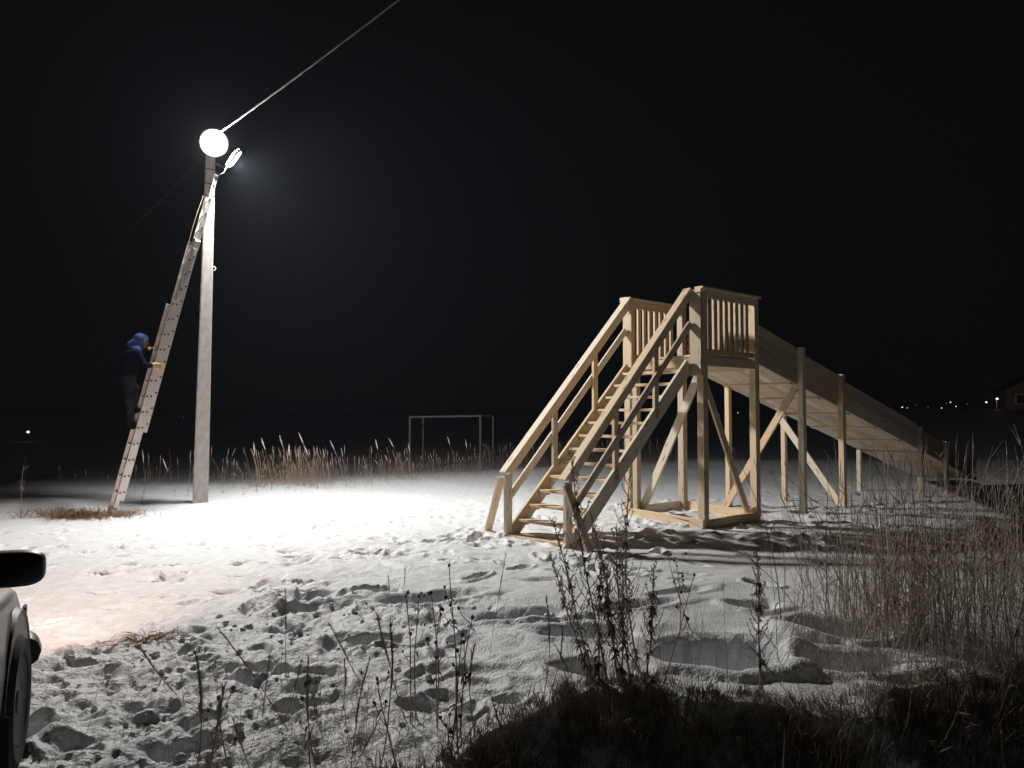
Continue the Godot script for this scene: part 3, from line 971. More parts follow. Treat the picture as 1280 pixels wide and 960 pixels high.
# signed-distance bones [a, b, ra, rb, colour] -> one smooth surface
func skin_bones(bones: Array, cell: float, k: float) -> Shape:
	var lo := Vector3.INF
	var hi := -Vector3.INF
	for b in bones:
		var m := maxf(b[2], b[3]) + cell * 3 + k
		for e in 2:
			lo = lo.min(b[e] - Vector3.ONE * m)
			hi = hi.max(b[e] + Vector3.ONE * m)
	var dim := Vector3i(((hi - lo) / cell).ceil()) + Vector3i.ONE
	var field := PackedFloat32Array()
	field.resize(dim.x * dim.y * dim.z)
	field.fill(9.0)
	var owner_ := PackedInt32Array()
	owner_.resize(field.size())
	var best := PackedFloat32Array()
	best.resize(field.size())
	best.fill(9.0)
	var sx := dim.y * dim.z
	var sy := dim.z
	for q in bones.size():
		var b: Array = bones[q]
		var a: Vector3 = b[0]
		var ab: Vector3 = b[1] - a
		var l2 := maxf(ab.length_squared(), 1e-9)
		var m := maxf(b[2], b[3]) + cell * 2.5 + k
		var i0 := Vector3i((((b[0] as Vector3).min(b[1]) - Vector3.ONE * m - lo) / cell).floor()).clamp(Vector3i.ZERO, dim - Vector3i.ONE)
		var i1 := Vector3i((((b[0] as Vector3).max(b[1]) + Vector3.ONE * m - lo) / cell).ceil()).clamp(Vector3i.ZERO, dim - Vector3i.ONE)
		for x in range(i0.x, i1.x + 1):
			for y in range(i0.y, i1.y + 1):
				for z in range(i0.z, i1.z + 1):
					var p := lo + Vector3(x, y, z) * cell
					var f := clampf((p - a).dot(ab) / l2, 0.0, 1.0)
					var d: float = p.distance_to(a + ab * f) - lerpf(b[2], b[3], f)
					var at := x * sx + y * sy + z
					if d < best[at]:
						best[at] = d
						owner_[at] = q
					var o := field[at]
					var h := maxf(k - absf(o - d), 0.0) / k
					field[at] = minf(o, d) - h * h * k * 0.25
	var s := Shape.new()
	var vid := PackedInt32Array()
	vid.resize(field.size())
	vid.fill(-1)
	var pos := PackedVector3Array()
	var colr := PackedColorArray()
	var corner := [0, 1, sy, sy + 1, sx, sx + 1, sx + sy, sx + sy + 1]
	var cv := [Vector3(0, 0, 0), Vector3(0, 0, 1), Vector3(0, 1, 0), Vector3(0, 1, 1), Vector3(1, 0, 0), Vector3(1, 0, 1), Vector3(1, 1, 0), Vector3(1, 1, 1)]
	var edges := [[0, 1], [2, 3], [4, 5], [6, 7], [0, 2], [1, 3], [4, 6], [5, 7], [0, 4], [1, 5], [2, 6], [3, 7]]
	for x in dim.x - 1:
		for y in dim.y - 1:
			for z in dim.z - 1:
				var at := x * sx + y * sy + z
				if absf(field[at]) > cell * 3.0:
					continue
				var neg := 0
				for c in 8:
					if field[at + corner[c]] < 0.0:
						neg += 1
				if neg == 0 or neg == 8:
					continue
				var sum := Vector3.ZERO
				var cnt := 0
				for e in edges:
					var f0 := field[at + corner[e[0]]]
					var f1 := field[at + corner[e[1]]]
					if (f0 < 0.0) != (f1 < 0.0):
						sum += (cv[e[0]] as Vector3).lerp(cv[e[1]], f0 / (f0 - f1))
						cnt += 1
				vid[at] = pos.size()
				pos.append(lo + (Vector3(x, y, z) + sum / cnt) * cell)
				colr.append(bones[owner_[at]][4])
	var tris := PackedInt32Array()
	for x in range(1, dim.x - 1):
		for y in range(1, dim.y - 1):
			for z in range(1, dim.z - 1):
				var at := x * sx + y * sy + z
				var f0 := field[at] < 0.0
				for ax in 3:
					var st: int = [sx, sy, 1][ax]
					var o1: int = [sy, 1, sx][ax]
					var o2: int = [1, sx, sy][ax]
					if (field[at + st] < 0.0) == f0:
						continue
					var q := [vid[at], vid[at - o1], vid[at - o1 - o2], vid[at - o2]]
					if q.min() < 0:
						continue
					if f0:
						tris.append_array([q[0], q[1], q[2], q[0], q[2], q[3]])
					else:
						tris.append_array([q[0], q[2], q[1], q[0], q[3], q[2]])
	var nrm := PackedVector3Array()
	nrm.resize(pos.size())
	for j in range(0, tris.size(), 3):
		var fn := (pos[tris[j + 1]] - pos[tris[j]]).cross(pos[tris[j + 2]] - pos[tris[j]])
		for e in 3:
			nrm[tris[j + e]] += fn
	for j in range(0, tris.size(), 3):
		var ids := [tris[j], tris[j + 1], tris[j + 2]]
		s.col = colr[ids[0]]
		s.tri(pos[ids[0]], pos[ids[1]], pos[ids[2]], nrm[ids[0]].normalized(), nrm[ids[1]].normalized(), nrm[ids[2]].normalized())
	return s


func build_worker() -> void:
	var d := (lad_top - lad_foot).normalized()
	var hl := Vector3(d.x, 0, d.z).normalized()
	var r := hl.cross(Vector3.UP).normalized()
	if r.z < 0:
		r = -r
	var nn := d.cross(r)
	if nn.dot(hl) > 0:
		nn = -nn
	var foot := lad_foot + d * 1.565
	var at := func(s: float, o: float, q: float) -> Vector3: return d * s + nn * o + r * q
	var t := thing("person", "worker in dark clothes with blue hood and yellow gloves climbing the ladder", "person", foot)
	var navy := Color(0.005, 0.006, 0.012)
	var trou := Color(0.018, 0.018, 0.02)
	var boot := Color(0.012, 0.011, 0.010)
	var skin := Color(0.14, 0.09, 0.07)
	var grey := Color(0.03, 0.04, 0.075)
	var hip: Vector3 = at.call(0.80, 0.40, 0.0)
	var chest: Vector3 = at.call(1.16, 0.40, 0.0)
	var neck: Vector3 = at.call(1.33, 0.36, 0.0)
	var head: Vector3 = at.call(1.47, 0.335, 0.0)
	var bones := [
		[hip, at.call(0.98, 0.41, 0), 0.155, 0.15, navy], [at.call(0.98, 0.41, 0), chest, 0.155, 0.165, navy],
		[at.call(1.20, 0.38, -0.13), at.call(1.20, 0.38, 0.13), 0.095, 0.095, navy],
		[chest, neck, 0.12, 0.065, navy], [neck, head, 0.058, 0.06, skin],
		[head + d * 0.02 + nn * 0.015, head + d * 0.035 - nn * 0.01, 0.098, 0.095, grey], [head - d * 0.06 - nn * 0.035, head - d * 0.02 - nn * 0.03, 0.062, 0.075, skin],
		[head - nn * 0.105 - d * 0.03, head - nn * 0.09 + d * 0.005, 0.017, 0.012, skin],
		[head - nn * 0.03 - r * 0.09 - d * 0.02, head - nn * 0.03 - r * 0.09 + d * 0.015, 0.015, 0.018, skin], [head - nn * 0.03 + r * 0.09 - d * 0.02, head - nn * 0.03 + r * 0.09 + d * 0.015, 0.015, 0.018, skin],
	]
	for q in [[1.0, 0.0, 1.09, 0.0], [-1.0, 0.28, 1.40, 0.02]]:
		var sg: float = q[0]
		var lift: float = q[1]
		var hipj: Vector3 = at.call(0.78, 0.38, 0.10 * sg)
		var ankle: Vector3 = at.call(0.05 + lift, 0.155, 0.11 * sg)
		var knee: Vector3 = at.call(0.44 + lift * 0.75, 0.30 - lift * 0.35, 0.16 * sg)
		bones.append([hipj, knee, 0.098, 0.07, trou])
		bones.append([knee, ankle, 0.068, 0.05, trou])
		bones.append([ankle, at.call(-0.005 + lift, 0.13, 0.11 * sg), 0.052, 0.05, boot])
		bones.append([at.call(0.0 + lift, 0.17, 0.11 * sg), at.call(0.018 + lift, -0.03, 0.115 * sg), 0.046, 0.04, boot])
		var sh: Vector3 = at.call(1.21, 0.36, 0.19 * sg)
		var hand: Vector3 = at.call(q[2], 0.10 + q[3], 0.215 * sg)
		var el: Vector3 = (sh + hand) / 2 - d * 0.11 + r * sg * 0.07
		bones.append([sh, el, 0.072, 0.055, navy])
		bones.append([el, hand, 0.054, 0.043, navy])
	var body := skin_bones(bones, 0.016, 0.045)
	part("body", body.mesh(mats.clothing), t)
	# the eyes under the cap's edge
	var eyes := Shape.new()
	for sg in [-1.0, 1.0]:
		eyes.lump(Vector3(0.011, 0.008, 0.011), 1.0, Transform3D(Basis.IDENTITY, head - nn * 0.105 + d * 0.012 + r * sg * 0.033), 8, 6)
	part("eyes", eyes.mesh(mats.black_plastic), t)
	# blue hood and cap
	var hood := skin_bones([[head + nn * 0.035 + d * 0.03, head + nn * 0.04 - d * 0.06, 0.106, 0.104, Color.WHITE], [head + nn * 0.05 - d * 0.09, neck + nn * 0.03 - d * 0.03, 0.095, 0.115, Color.WHITE], [head + nn * 0.11 - d * 0.05, head + nn * 0.17 - d * 0.10, 0.06, 0.045, Color.WHITE], [neck + nn * 0.02 - d * 0.05 - r * 0.09, neck + nn * 0.02 - d * 0.05 + r * 0.09, 0.07, 0.07, Color.WHITE]], 0.012, 0.03)
	part("hood", hood.mesh(mats.blue_cloth), t)
	# gloves, fingers closed round the ladder rails
	for q in [[1.0, 1.09, 0.0], [-1.0, 1.40, 0.02]]:
		var sg: float = q[0]
		var w: Vector3 = at.call(q[1], 0.12 + q[2], 0.215 * sg)
		var pal: Vector3 = at.call(q[1] + 0.01, 0.035, 0.262 * sg)
		var fb := [[w, w.lerp(pal, 0.4), 0.043, 0.034, Color.WHITE], [w.lerp(pal, 0.4), pal + d * 0.025, 0.03, 0.026, Color.WHITE], [w.lerp(pal, 0.4), pal - d * 0.03, 0.03, 0.026, Color.WHITE]]
		for k in 4:
			var k0: Vector3 = pal + d * (0.035 - 0.026 * k) - nn * 0.02
			var ln: float = [0.085, 0.095, 0.09, 0.072][k]
			var k1 := k0 - nn * ln * 0.45 + r * sg * 0.012
			var k2 := k1 - nn * ln * 0.34 - r * sg * 0.012
			var k3 := k2 - nn * ln * 0.20 - r * sg * 0.035
			fb.append([k0, k1, 0.0125, 0.0115, Color.WHITE])
			fb.append([k1, k2, 0.0115, 0.0105, Color.WHITE])
			fb.append([k2, k3, 0.0105, 0.009, Color.WHITE])
		var th0: Vector3 = w.lerp(pal, 0.5) + d * 0.03
		fb.append([th0, th0 + d * 0.045 - nn * 0.025 - r * sg * 0.01, 0.015, 0.0125, Color.WHITE])
		fb.append([th0 + d * 0.045 - nn * 0.025 - r * sg * 0.01, th0 + d * 0.05 - nn * 0.065 - r * sg * 0.03, 0.0125, 0.010, Color.WHITE])
		var gl := skin_bones(fb, 0.0055, 0.009)
		part("glove", gl.mesh(mats.glove_leather), t)


# ---------------------------------------------------------------- car
func build_car() -> void:
	var ctr := Vector3(-2.49, 0, -2.0)
	ctr.y = 0.0
	var t := thing("parked_car", "dark silver car at the left edge with its headlights lighting the snow", "car", ctr, deg_to_rad(25.0))
	# stations front to back: z, half width, height of the shoulder, height of the middle
	var st := [[-2.10, 0.50, 0.58, 0.60], [-2.06, 0.66, 0.64, 0.67], [-1.97, 0.755, 0.69, 0.735], [-1.82, 0.815, 0.73, 0.78], [-1.55, 0.85, 0.765, 0.83], [-1.2, 0.865, 0.80, 0.88], [-0.8, 0.87, 0.84, 0.93], [-0.55, 0.87, 0.87, 0.96], [0.0, 0.87, 0.90, 0.95], [0.8, 0.87, 0.92, 0.96], [1.4, 0.86, 0.93, 0.98], [1.8, 0.83, 0.92, 0.97], [2.05, 0.76, 0.86, 0.90], [2.12, 0.66, 0.70, 0.74]]
	var rings: Array = []
	for q in st:
		var w: float = q[1]
		var y: float = q[2]
		var m: float = q[3]
		rings.append([Vector3(w - 0.07, 0.20, q[0]), Vector3(w - 0.015, 0.27, q[0]), Vector3(w, 0.40, q[0]), Vector3(w + 0.004, 0.52, q[0]), Vector3(w - 0.004, y - 0.10, q[0]), Vector3(w - 0.022, y - 0.035, q[0]), Vector3(w - 0.06, y, q[0]), Vector3(w * 0.72, y + (m - y) * 0.55, q[0]), Vector3(w * 0.35, y + (m - y) * 0.9, q[0]), Vector3(0, m, q[0])])
	var s := Shape.new()
	for sg in [1.0, -1.0]:
		for k in rings.size() - 1:
			for j in rings[k].size() - 1:
				var f := func(p: Vector3) -> Vector3: return Vector3(p.x * sg, p.y, p.z)
				var a: Vector3 = f.call(rings[k][j])
				var b: Vector3 = f.call(rings[k][j + 1])
				var c: Vector3 = f.call(rings[k + 1][j + 1])
				var e: Vector3 = f.call(rings[k + 1][j])
				var nrm: Array = []
				for w in [[k, j], [k, j + 1], [k + 1, j + 1], [k + 1, j]]:
					var kk: int = w[0]
					var jj: int = w[1]
					var du: Vector3 = rings[mini(kk + 1, rings.size() - 1)][jj] - rings[maxi(kk - 1, 0)][jj]
					var dv: Vector3 = rings[kk][mini(jj + 1, 9)] - rings[kk][maxi(jj - 1, 0)]
					var x := dv.cross(du).normalized()
					if x.dot(Vector3(rings[kk][jj].x + 0.01, rings[kk][jj].y - 0.45, 0)) < 0:
						x = -x
					nrm.append(f.call(x))
				s.tri(a, b, c, nrm[0], nrm[1], nrm[2])
				s.tri(a, c, e, nrm[0], nrm[2], nrm[3])
		for e2 in [0, rings.size() - 1]:
			var nz := Vector3(0, 0, -1.0 if e2 == 0 else 1.0)
			for j in rings[e2].size() - 1:
				var p0: Vector3 = rings[e2][j]
				var p1: Vector3 = rings[e2][j + 1]
				s.quad(Vector3(0, p0.y, p0.z), Vector3(p0.x * sg, p0.y, p0.z), Vector3(p1.x * sg, p1.y, p1.z), Vector3(0, p1.y, p1.z), nz)
	part("body", s.mesh(mats.car_paint), t)
	# cabin: pillars and roof with dark glass
	var low := [Vector3(0.79, 0.89, -0.72), Vector3(0.80, 0.92, 0.3), Vector3(0.78, 0.93, 1.55)]
	var top := [Vector3(0.60, 1.38, -0.05), Vector3(0.61, 1.43, 0.35), Vector3(0.56, 1.38, 1.05)]
	var gs := Shape.new()
	for sg in [1.0, -1.0]:
		for k in 2:
			var q: Array = []
			for p in [low[k], low[k + 1], top[k + 1], top[k]]:
				q.append(Vector3(p.x * sg, p.y, p.z))
			gs.quad(q[0], q[1], q[2], q[3], Vector3(sg, 0.4, 0).normalized())
	gs.quad(Vector3(-0.79, 0.89, -0.72), Vector3(0.79, 0.89, -0.72), Vector3(0.60, 1.38, -0.05), Vector3(-0.60, 1.38, -0.05), Vector3(0, 0.7, -0.7))
	gs.quad(Vector3(-0.78, 0.93, 1.55), Vector3(0.78, 0.93, 1.55), Vector3(0.56, 1.38, 1.05), Vector3(-0.56, 1.38, 1.05), Vector3(0, 0.7, 0.7))
	part("window_glass", gs.mesh(mats.car_glass), t)
	var rf := Shape.new()
	for sg in [1.0, -1.0]:
		for k in 2:
			rf.quad(Vector3(0, top[k].y + 0.035, top[k].z), Vector3(top[k].x * sg, top[k].y, top[k].z), Vector3(top[k + 1].x * sg, top[k + 1].y, top[k + 1].z), Vector3(0, top[k + 1].y + 0.035, top[k + 1].z), Vector3(0, 1, 0))
		for q in [[low[0], top[0]], [low[1], top[1]], [low[2], top[2]]]:
			rf.tube([Vector3(q[0].x * sg, q[0].y, q[0].z), Vector3(q[1].x * sg, q[1].y, q[1].z)], [0.04, 0.032], 8)
		rf.tube([Vector3(top[0].x * sg, top[0].y, top[0].z), Vector3(top[1].x * sg, top[1].y, top[1].z), Vector3(top[2].x * sg, top[2].y, top[2].z)], [0.034, 0.034, 0.034], 8)
	part("roof", rf.mesh(mats.car_paint), t)
	# wheels in their arches
	for q in [[-1.32, 1.0], [-1.32, -1.0], [1.25, 1.0], [1.25, -1.0]]:
		var sg: float = q[1]
		var b := Basis(Vector3.UP, sg * PI / 2)
		var arch := Shape.new()
		arch.lathe([Vector2(0.0, 0.0), Vector2(0.355, 0.0), Vector2(0.375, 0.006), Vector2(0.39, -0.02)], 28, Transform3D(b, Vector3.ZERO))
		part("wheel_arch", arch.mesh(mats.black_plastic), t, Transform3D(Basis.IDENTITY, Vector3(0.872 * sg, 0.33, q[0])))
		var wh := Node3D.new()
		wh.name = "wheel"
		t.add_child(wh, true)
		wh.position = Vector3(0.86 * sg, 0.30, q[0])
		var ty := Shape.new()
		ty.lathe([Vector2(0.19, 0.02), Vector2(0.22, 0.032), Vector2(0.27, 0.036), Vector2(0.295, 0.015), Vector2(0.30, -0.03), Vector2(0.30, -0.12)], 28, Transform3D(b, Vector3.ZERO))
		part("tyre", ty.mesh(mats.rubber), wh)
		var rim := Shape.new()
		rim.lathe([Vector2(0.0, 0.022), Vector2(0.05, 0.022), Vector2(0.06, 0.014), Vector2(0.16, 0.018), Vector2(0.191, 0.026)], 28, Transform3D(b, Vector3.ZERO))
		part("rim", rim.mesh(mats.rim_metal), wh)
	# mirrors, headlights, bumper, side trim, door handles
	for sg in [1.0, -1.0]:
		var mi := Shape.new()
		mi.lump(Vector3(0.118, 0.066, 0.05), 0.55, Transform3D(Basis(Vector3.UP, -0.10 * sg), Vector3(0.94 * sg, 1.035, -0.52)), 24, 14)
		var mr := part("side_mirror", mi.mesh(mats.black_plastic), t)
		var arm := Shape.new()
		arm.tube([Vector3(0.76 * sg, 0.93, -0.50), Vector3(0.86 * sg, 0.985, -0.51)], [0.04, 0.028], 8)
		part("mirror_arm", arm.mesh(mats.black_plastic), mr)
		var hl := Shape.new()
		hl.lump(Vector3(0.12, 0.065, 0.09), 0.6, Transform3D(Basis(Vector3.UP, -0.6 * sg), Vector3(0.615 * sg, 0.565, -2.02)), 20, 12)
		part("headlight", hl.mesh(mats.headlight_glow), t)
		var sp := SpotLight3D.new()
		sp.name = "headlight_beam"
		t.add_child(sp, true)
		sp.position = Vector3(0.60 * sg, 0.58, -2.20)
		sp.rotation = Vector3(deg_to_rad(9.0), deg_to_rad(-10.0), 0)
		sp.spot_angle = 42.0
		sp.spot_angle_attenuation = 0.9
		sp.spot_attenuation = 2.0
		sp.spot_range = 200.0
		sp.light_size = 0.06
		sp.light_energy = 11.0
		sp.light_color = Color(1.0, 0.84, 0.77)
		sp.shadow_enabled = true
		var fs := Shape.new()
		fs.box(Vector3(0.018, 0.05, 0.09), 0.006)
		part("side_repeater", fs.mesh(mats.black_plastic), t, Transform3D(Basis(Vector3.UP, 0.06 * sg), Vector3(0.856 * sg, 0.64, -1.62)))
		var tr := Shape.new()
		tr.box(Vector3(0.02, 0.055, 1.7), 0.008)
		part("side_trim", tr.mesh(mats.black_plastic), t, Transform3D(Basis.IDENTITY, Vector3(0.878 * sg, 0.50, 0.10)))
		for q in [[-0.50, 0.30, 0.83], [0.55, 0.30, 0.86]]:
			var gp := Shape.new()
			gp.box(Vector3(0.006, q[2] - q[1], 0.007), 0.001)
			part("door_gap", gp.mesh(mats.black_plastic), t, Transform3D(Basis.IDENTITY, Vector3(0.8705 * sg, (q[1] + q[2]) / 2 - 0.04, q[0])))
		var hg := Shape.new()
		hg.tube([Vector3(0.735 * sg, 0.712, -1.85), Vector3(0.772 * sg, 0.758, -1.5), Vector3(0.79 * sg, 0.80, -1.15), Vector3(0.797 * sg, 0.843, -0.75)], [0.004, 0.004, 0.004, 0.004], 6)
		part("bonnet_gap", hg.mesh(mats.black_plastic), t)
		var dh := Shape.new()
		dh.box(Vector3(0.035, 0.03, 0.16), 0.01)
		part("door_handle", dh.mesh(mats.black_plastic), t, Transform3D(Basis.IDENTITY, Vector3(0.875 * sg, 0.74, 0.25)))
		var fl := Shape.new()
		fl.box(Vector3(0.008, 0.24, 0.20), 0.003)
		part("mud_flap", fl.mesh(mats.rubber), t, Transform3D(Basis(Vector3.UP, PI / 2), Vector3(0.80 * sg, 0.24, -0.93)))
	var bp := Shape.new()
	for sg in [1.0, -1.0]:
		var pts: Array = []
		var rad: Array = []
		for k in 9:
			var a := PI / 2 * k / 8.0
			pts.append(Vector3(sg * (0.45 + 0.40 * sin(a)), 0.42, -2.13 + 0.45 * (1.0 - cos(a))))
			rad.append(0.075)
		bp.tube(pts, rad, 10)
	bp.tube([Vector3(-0.45, 0.42, -2.13), Vector3(0.45, 0.42, -2.13)], [0.075, 0.075], 10)
	part("front_bumper", bp.mesh(mats.black_plastic), t)


# ---------------------------------------------------------------- plants
func stem_path(p0: Vector3, p1: Vector3, bow: Vector3, steps: int) -> Array:
	var r: Array = []
	for k in steps + 1:
		var f := float(k) / steps
		r.append(p0.lerp(p1, f) + bow * 4.0 * f * (1.0 - f) + Vector3(sin(f * 7.0 + p1.y * 40.0), 0, cos(f * 9.0 + p1.x * 50.0)) * 0.006 * f * (1.0 - f) * 4.0 * p0.distance_to(p1))
	return r


func taper(n: int, a: float, b: float) -> Array:
	var r: Array = []
	for k in n:
		r.append(lerpf(a, b, float(k) / (n - 1)))
	return r


func blade(s: Shape, p: Vector3, dir: Vector3, width: float, curl: float, steps := 5) -> void:
	# a narrow folded leaf
	var side := dir.cross(Vector3.UP).normalized()
	var up := side.cross(dir).normalized()
	var prev: Array = []
	for k in steps + 1:
		var f := float(k) / steps
		var c := p + dir * f + Vector3.DOWN * curl * f * f
		var w := width * (1.0 - f) * (0.35 + 2.2 * f if f < 0.3 else 1.0)
		var row := [c - side * w + up * w * 0.5, c, c + side * w + up * w * 0.5]
		if k > 0:
			for j in 2:
				var nn: Vector3 = (row[j] - prev[j]).cross(prev[j + 1] - prev[j])
				if nn.length() > 1e-9:
					s.quad(prev[j], prev[j + 1], row[j + 1], row[j], nn.normalized())
		prev = row


func spike_plant(q: Array, label: String, seed_: int) -> void:
	var rng := RandomNumberGenerator.new()
	rng.seed = seed_
	var at := on_ground(q[0], q[1], 0.03)
	var t := thing("grass_stalk", label, "grass stalk", at, 0.0, "single dry grass stalks in the near snow")
	var h: float = q[3] - at.y
	var tip := Vector3(q[2], h, rng.randf_range(-0.08, 0.08))
	var bow := Vector3(rng.randf_range(-0.07, 0.07), 0.0, rng.randf_range(-0.05, 0.05)) * h
	var k: float = q[4] * 0.78
	var path := stem_path(Vector3.ZERO, tip, bow, 10)
	var s := Shape.new()
	s.tube(path, taper(11, 0.0032 * k, 0.0018 * k), 5)
	part("stem", s.mesh(mats.weed_stem), t)
	# the slim seed spike over the upper part
	var hs := Shape.new()
	var pts: Array = []
	var rad: Array = []
	for j in 12:
		var f := lerpf(0.55, 1.0, j / 11.0)
		pts.append(Vector3.ZERO.lerp(tip, f) + bow * 4.0 * f * (1.0 - f))
		rad.append((0.0016 + 0.0020 * pow(sin(PI * clampf(j / 11.0, 0.03, 0.97)), 0.6)) * k * (0.75 + 0.5 * rng.randf()))
	hs.tube(pts, rad, 6)
	for j in 80:
		var f2 := rng.randf_range(0.56, 1.0)
		var p: Vector3 = Vector3.ZERO.lerp(tip, f2) + bow * 4.0 * f2 * (1.0 - f2)
		var dd := (tip.normalized() * 0.8 + Vector3(rng.randfn(0, 0.3), 0, rng.randfn(0, 0.3))).normalized()
		hs.tube([p, p + dd * rng.randf_range(0.012, 0.034) * k], [0.0019 * k, 0.0005], 3, false)
	part("seed_spike", hs.mesh(mats.weed_stem), t)
	for j in 4:
		var bl := Shape.new()
		var a := rng.randf() * TAU
		var f3 := rng.randf_range(0.08, 0.55)
		blade(bl, tip * f3 + bow * 4.0 * f3 * (1.0 - f3), Vector3(cos(a) * 0.10, rng.randf_range(0.04, 0.14), sin(a) * 0.10), 0.0045 * k, rng.randf_range(0.03, 0.16))
		part("leaf", bl.mesh(mats.weed_stem), t)


func knob_plant(q: Array, label: String, seed_: int) -> void:
	var rng := RandomNumberGenerator.new()
	rng.seed = seed_
	var at := on_ground(q[0], q[1], 0.03)
	var t := thing("knobbed_weed", label, "weed", at, 0.0, "dry knobbed weeds in the near snow")
	var h: float = q[3] - at.y
	var tip := Vector3(q[2], h, rng.randf_range(-0.06, 0.06))
	var bow := Vector3(rng.randf_range(-0.03, 0.03), 0.0, rng.randf_range(-0.03, 0.03))
	var s := Shape.new()
	s.tube(stem_path(Vector3.ZERO, tip, bow, 12), taper(13, 0.0044, 0.0020), 5)
	var heads := [tip]
	for k in rng.randi_range(3, 6):
		var f := rng.randf_range(0.45, 0.95)
		var p: Vector3 = tip * f + bow * 4.0 * f * (1.0 - f)
		var a := rng.randf() * TAU
		var e := p + Vector3(cos(a) * 0.07, rng.randf_range(0.06, 0.14), sin(a) * 0.07) * rng.randf_range(0.5, 1.0)
		s.tube([p, p.lerp(e, 0.5) + Vector3(cos(a), 0, sin(a)) * 0.01, e], [0.0024, 0.0019, 0.0014], 4)
		heads.append(e)
	part("stem", s.mesh(mats.weed_stem), t)
	for p in heads:
		var hd := Shape.new()
		var sz := rng.randf_range(0.007, 0.012)
		sz *= 0.8
		hd.lump(Vector3(sz, sz * 1.25, sz), 1.0, Transform3D(Basis.from_euler(Vector3(rng.randfn(0, 0.4), 0, rng.randfn(0, 0.4))), p), 7, 5)
		for j in 5:
			var dd := Vector3(rng.randfn(0, 0.6), 1.0, rng.randfn(0, 0.6)).normalized()
			hd.tube([p + dd * sz * 0.6, p + dd * sz * 1.7], [0.0022, 0.0006], 3)
		part("seed_head", hd.mesh(mats.seed), t)
	for k in 5:
		var lf := Shape.new()
		var f2 := rng.randf_range(0.2, 0.75)
		var a2 := rng.randf() * TAU
		blade(lf, tip * f2 + bow * 4.0 * f2 * (1.0 - f2), Vector3(cos(a2) * 0.05, 0.01, sin(a2) * 0.05) * rng.randf_range(0.6, 1.3), 0.010, 0.05)
		part("leaf", lf.mesh(mats.dead_leaf), t)


func mugwort(q: Array, label: String, seed_: int) -> void:
	var rng := RandomNumberGenerator.new()
	rng.seed = seed_
	var at := on_ground(q[0], q[1], 0.04)
	var t := thing("dry_mugwort", label, "weed", at, 0.0, "dry mugwort stems of the near clump")
	var h: float = q[3] - at.y
	var tip := Vector3(q[2], h, rng.randf_range(-0.08, 0.10))
	var bow := Vector3(rng.randf_range(-0.05, 0.03), 0.0, rng.randf_range(-0.04, 0.04))
	var s := Shape.new()
	s.tube(stem_path(Vector3.ZERO, tip, bow, 14), taper(15, 0.0068, 0.0022), 6)
	part("stem", s.mesh(mats.weed_stem), t)
	var n := int(12 + h * 14)
	var buds := Shape.new()
	for k in n:
		var f := lerpf(0.30, 0.97, (k + rng.randf() * 0.8) / n)
		var p: Vector3 = tip * f + bow * 4.0 * f * (1.0 - f)
		var a := k * 2.4 + rng.randf()
		var ln := rng.randf_range(0.10, 0.26) * (1.15 - f) * (0.6 + h * 0.5)
		var out := Vector3(cos(a), 0, sin(a))
		var e := p + out * ln * 0.55 + Vector3.UP * ln
		var mid := p.lerp(e, 0.5) + out * ln * 0.10
		var br := Shape.new()
		br.tube([p, mid, e], [0.0028, 0.0022, 0.0012], 4)
		part("branch", br.mesh(mats.stalk), t)
		for j in 9:
			var g := rng.randf_range(0.2, 1.0)
			var b: Vector3 = p.lerp(mid, g * 2.0) if g < 0.5 else mid.lerp(e, g * 2.0 - 1.0)
			var dd := Vector3(rng.randfn(0, 0.7), rng.randf_range(-0.2, 0.8), rng.randfn(0, 0.7)).normalized() * rng.randf_range(0.006, 0.014)
			buds.tube([b, b + dd * 0.6, b + dd], [0.0012, 0.0034, 0.0012], 4)
	for j in 40:
		var f4 := rng.randf_range(0.55, 1.0)
		var p4: Vector3 = tip * f4 + bow * 4.0 * f4 * (1.0 - f4)
		var d4 := Vector3(rng.randfn(0, 0.8), rng.randf_range(0.0, 0.8), rng.randfn(0, 0.8)).normalized() * rng.randf_range(0.008, 0.022)
		buds.tube([p4, p4 + d4 * 0.7, p4 + d4], [0.001, 0.003, 0.001], 4)
	var bo := part("buds", buds.mesh(mats.stalk), t)
	bo.set_meta("kind", "stuff")
	for k in 18:
		var lf := Shape.new()
		var f2 := rng.randf_range(0.03, 0.78)
		var a2 := rng.randf() * TAU
		var p2: Vector3 = tip * f2 + bow * 4.0 * f2 * (1.0 - f2)
		for j in 3:
			var a3 := a2 + (j - 1) * 0.7
			blade(lf, p2, Vector3(cos(a3) * 0.04, 0.0, sin(a3) * 0.04) * rng.randf_range(0.7, 1.6), 0.012, rng.randf_range(0.03, 0.07))
		part("leaf", lf.mesh(mats.dead_leaf), t)


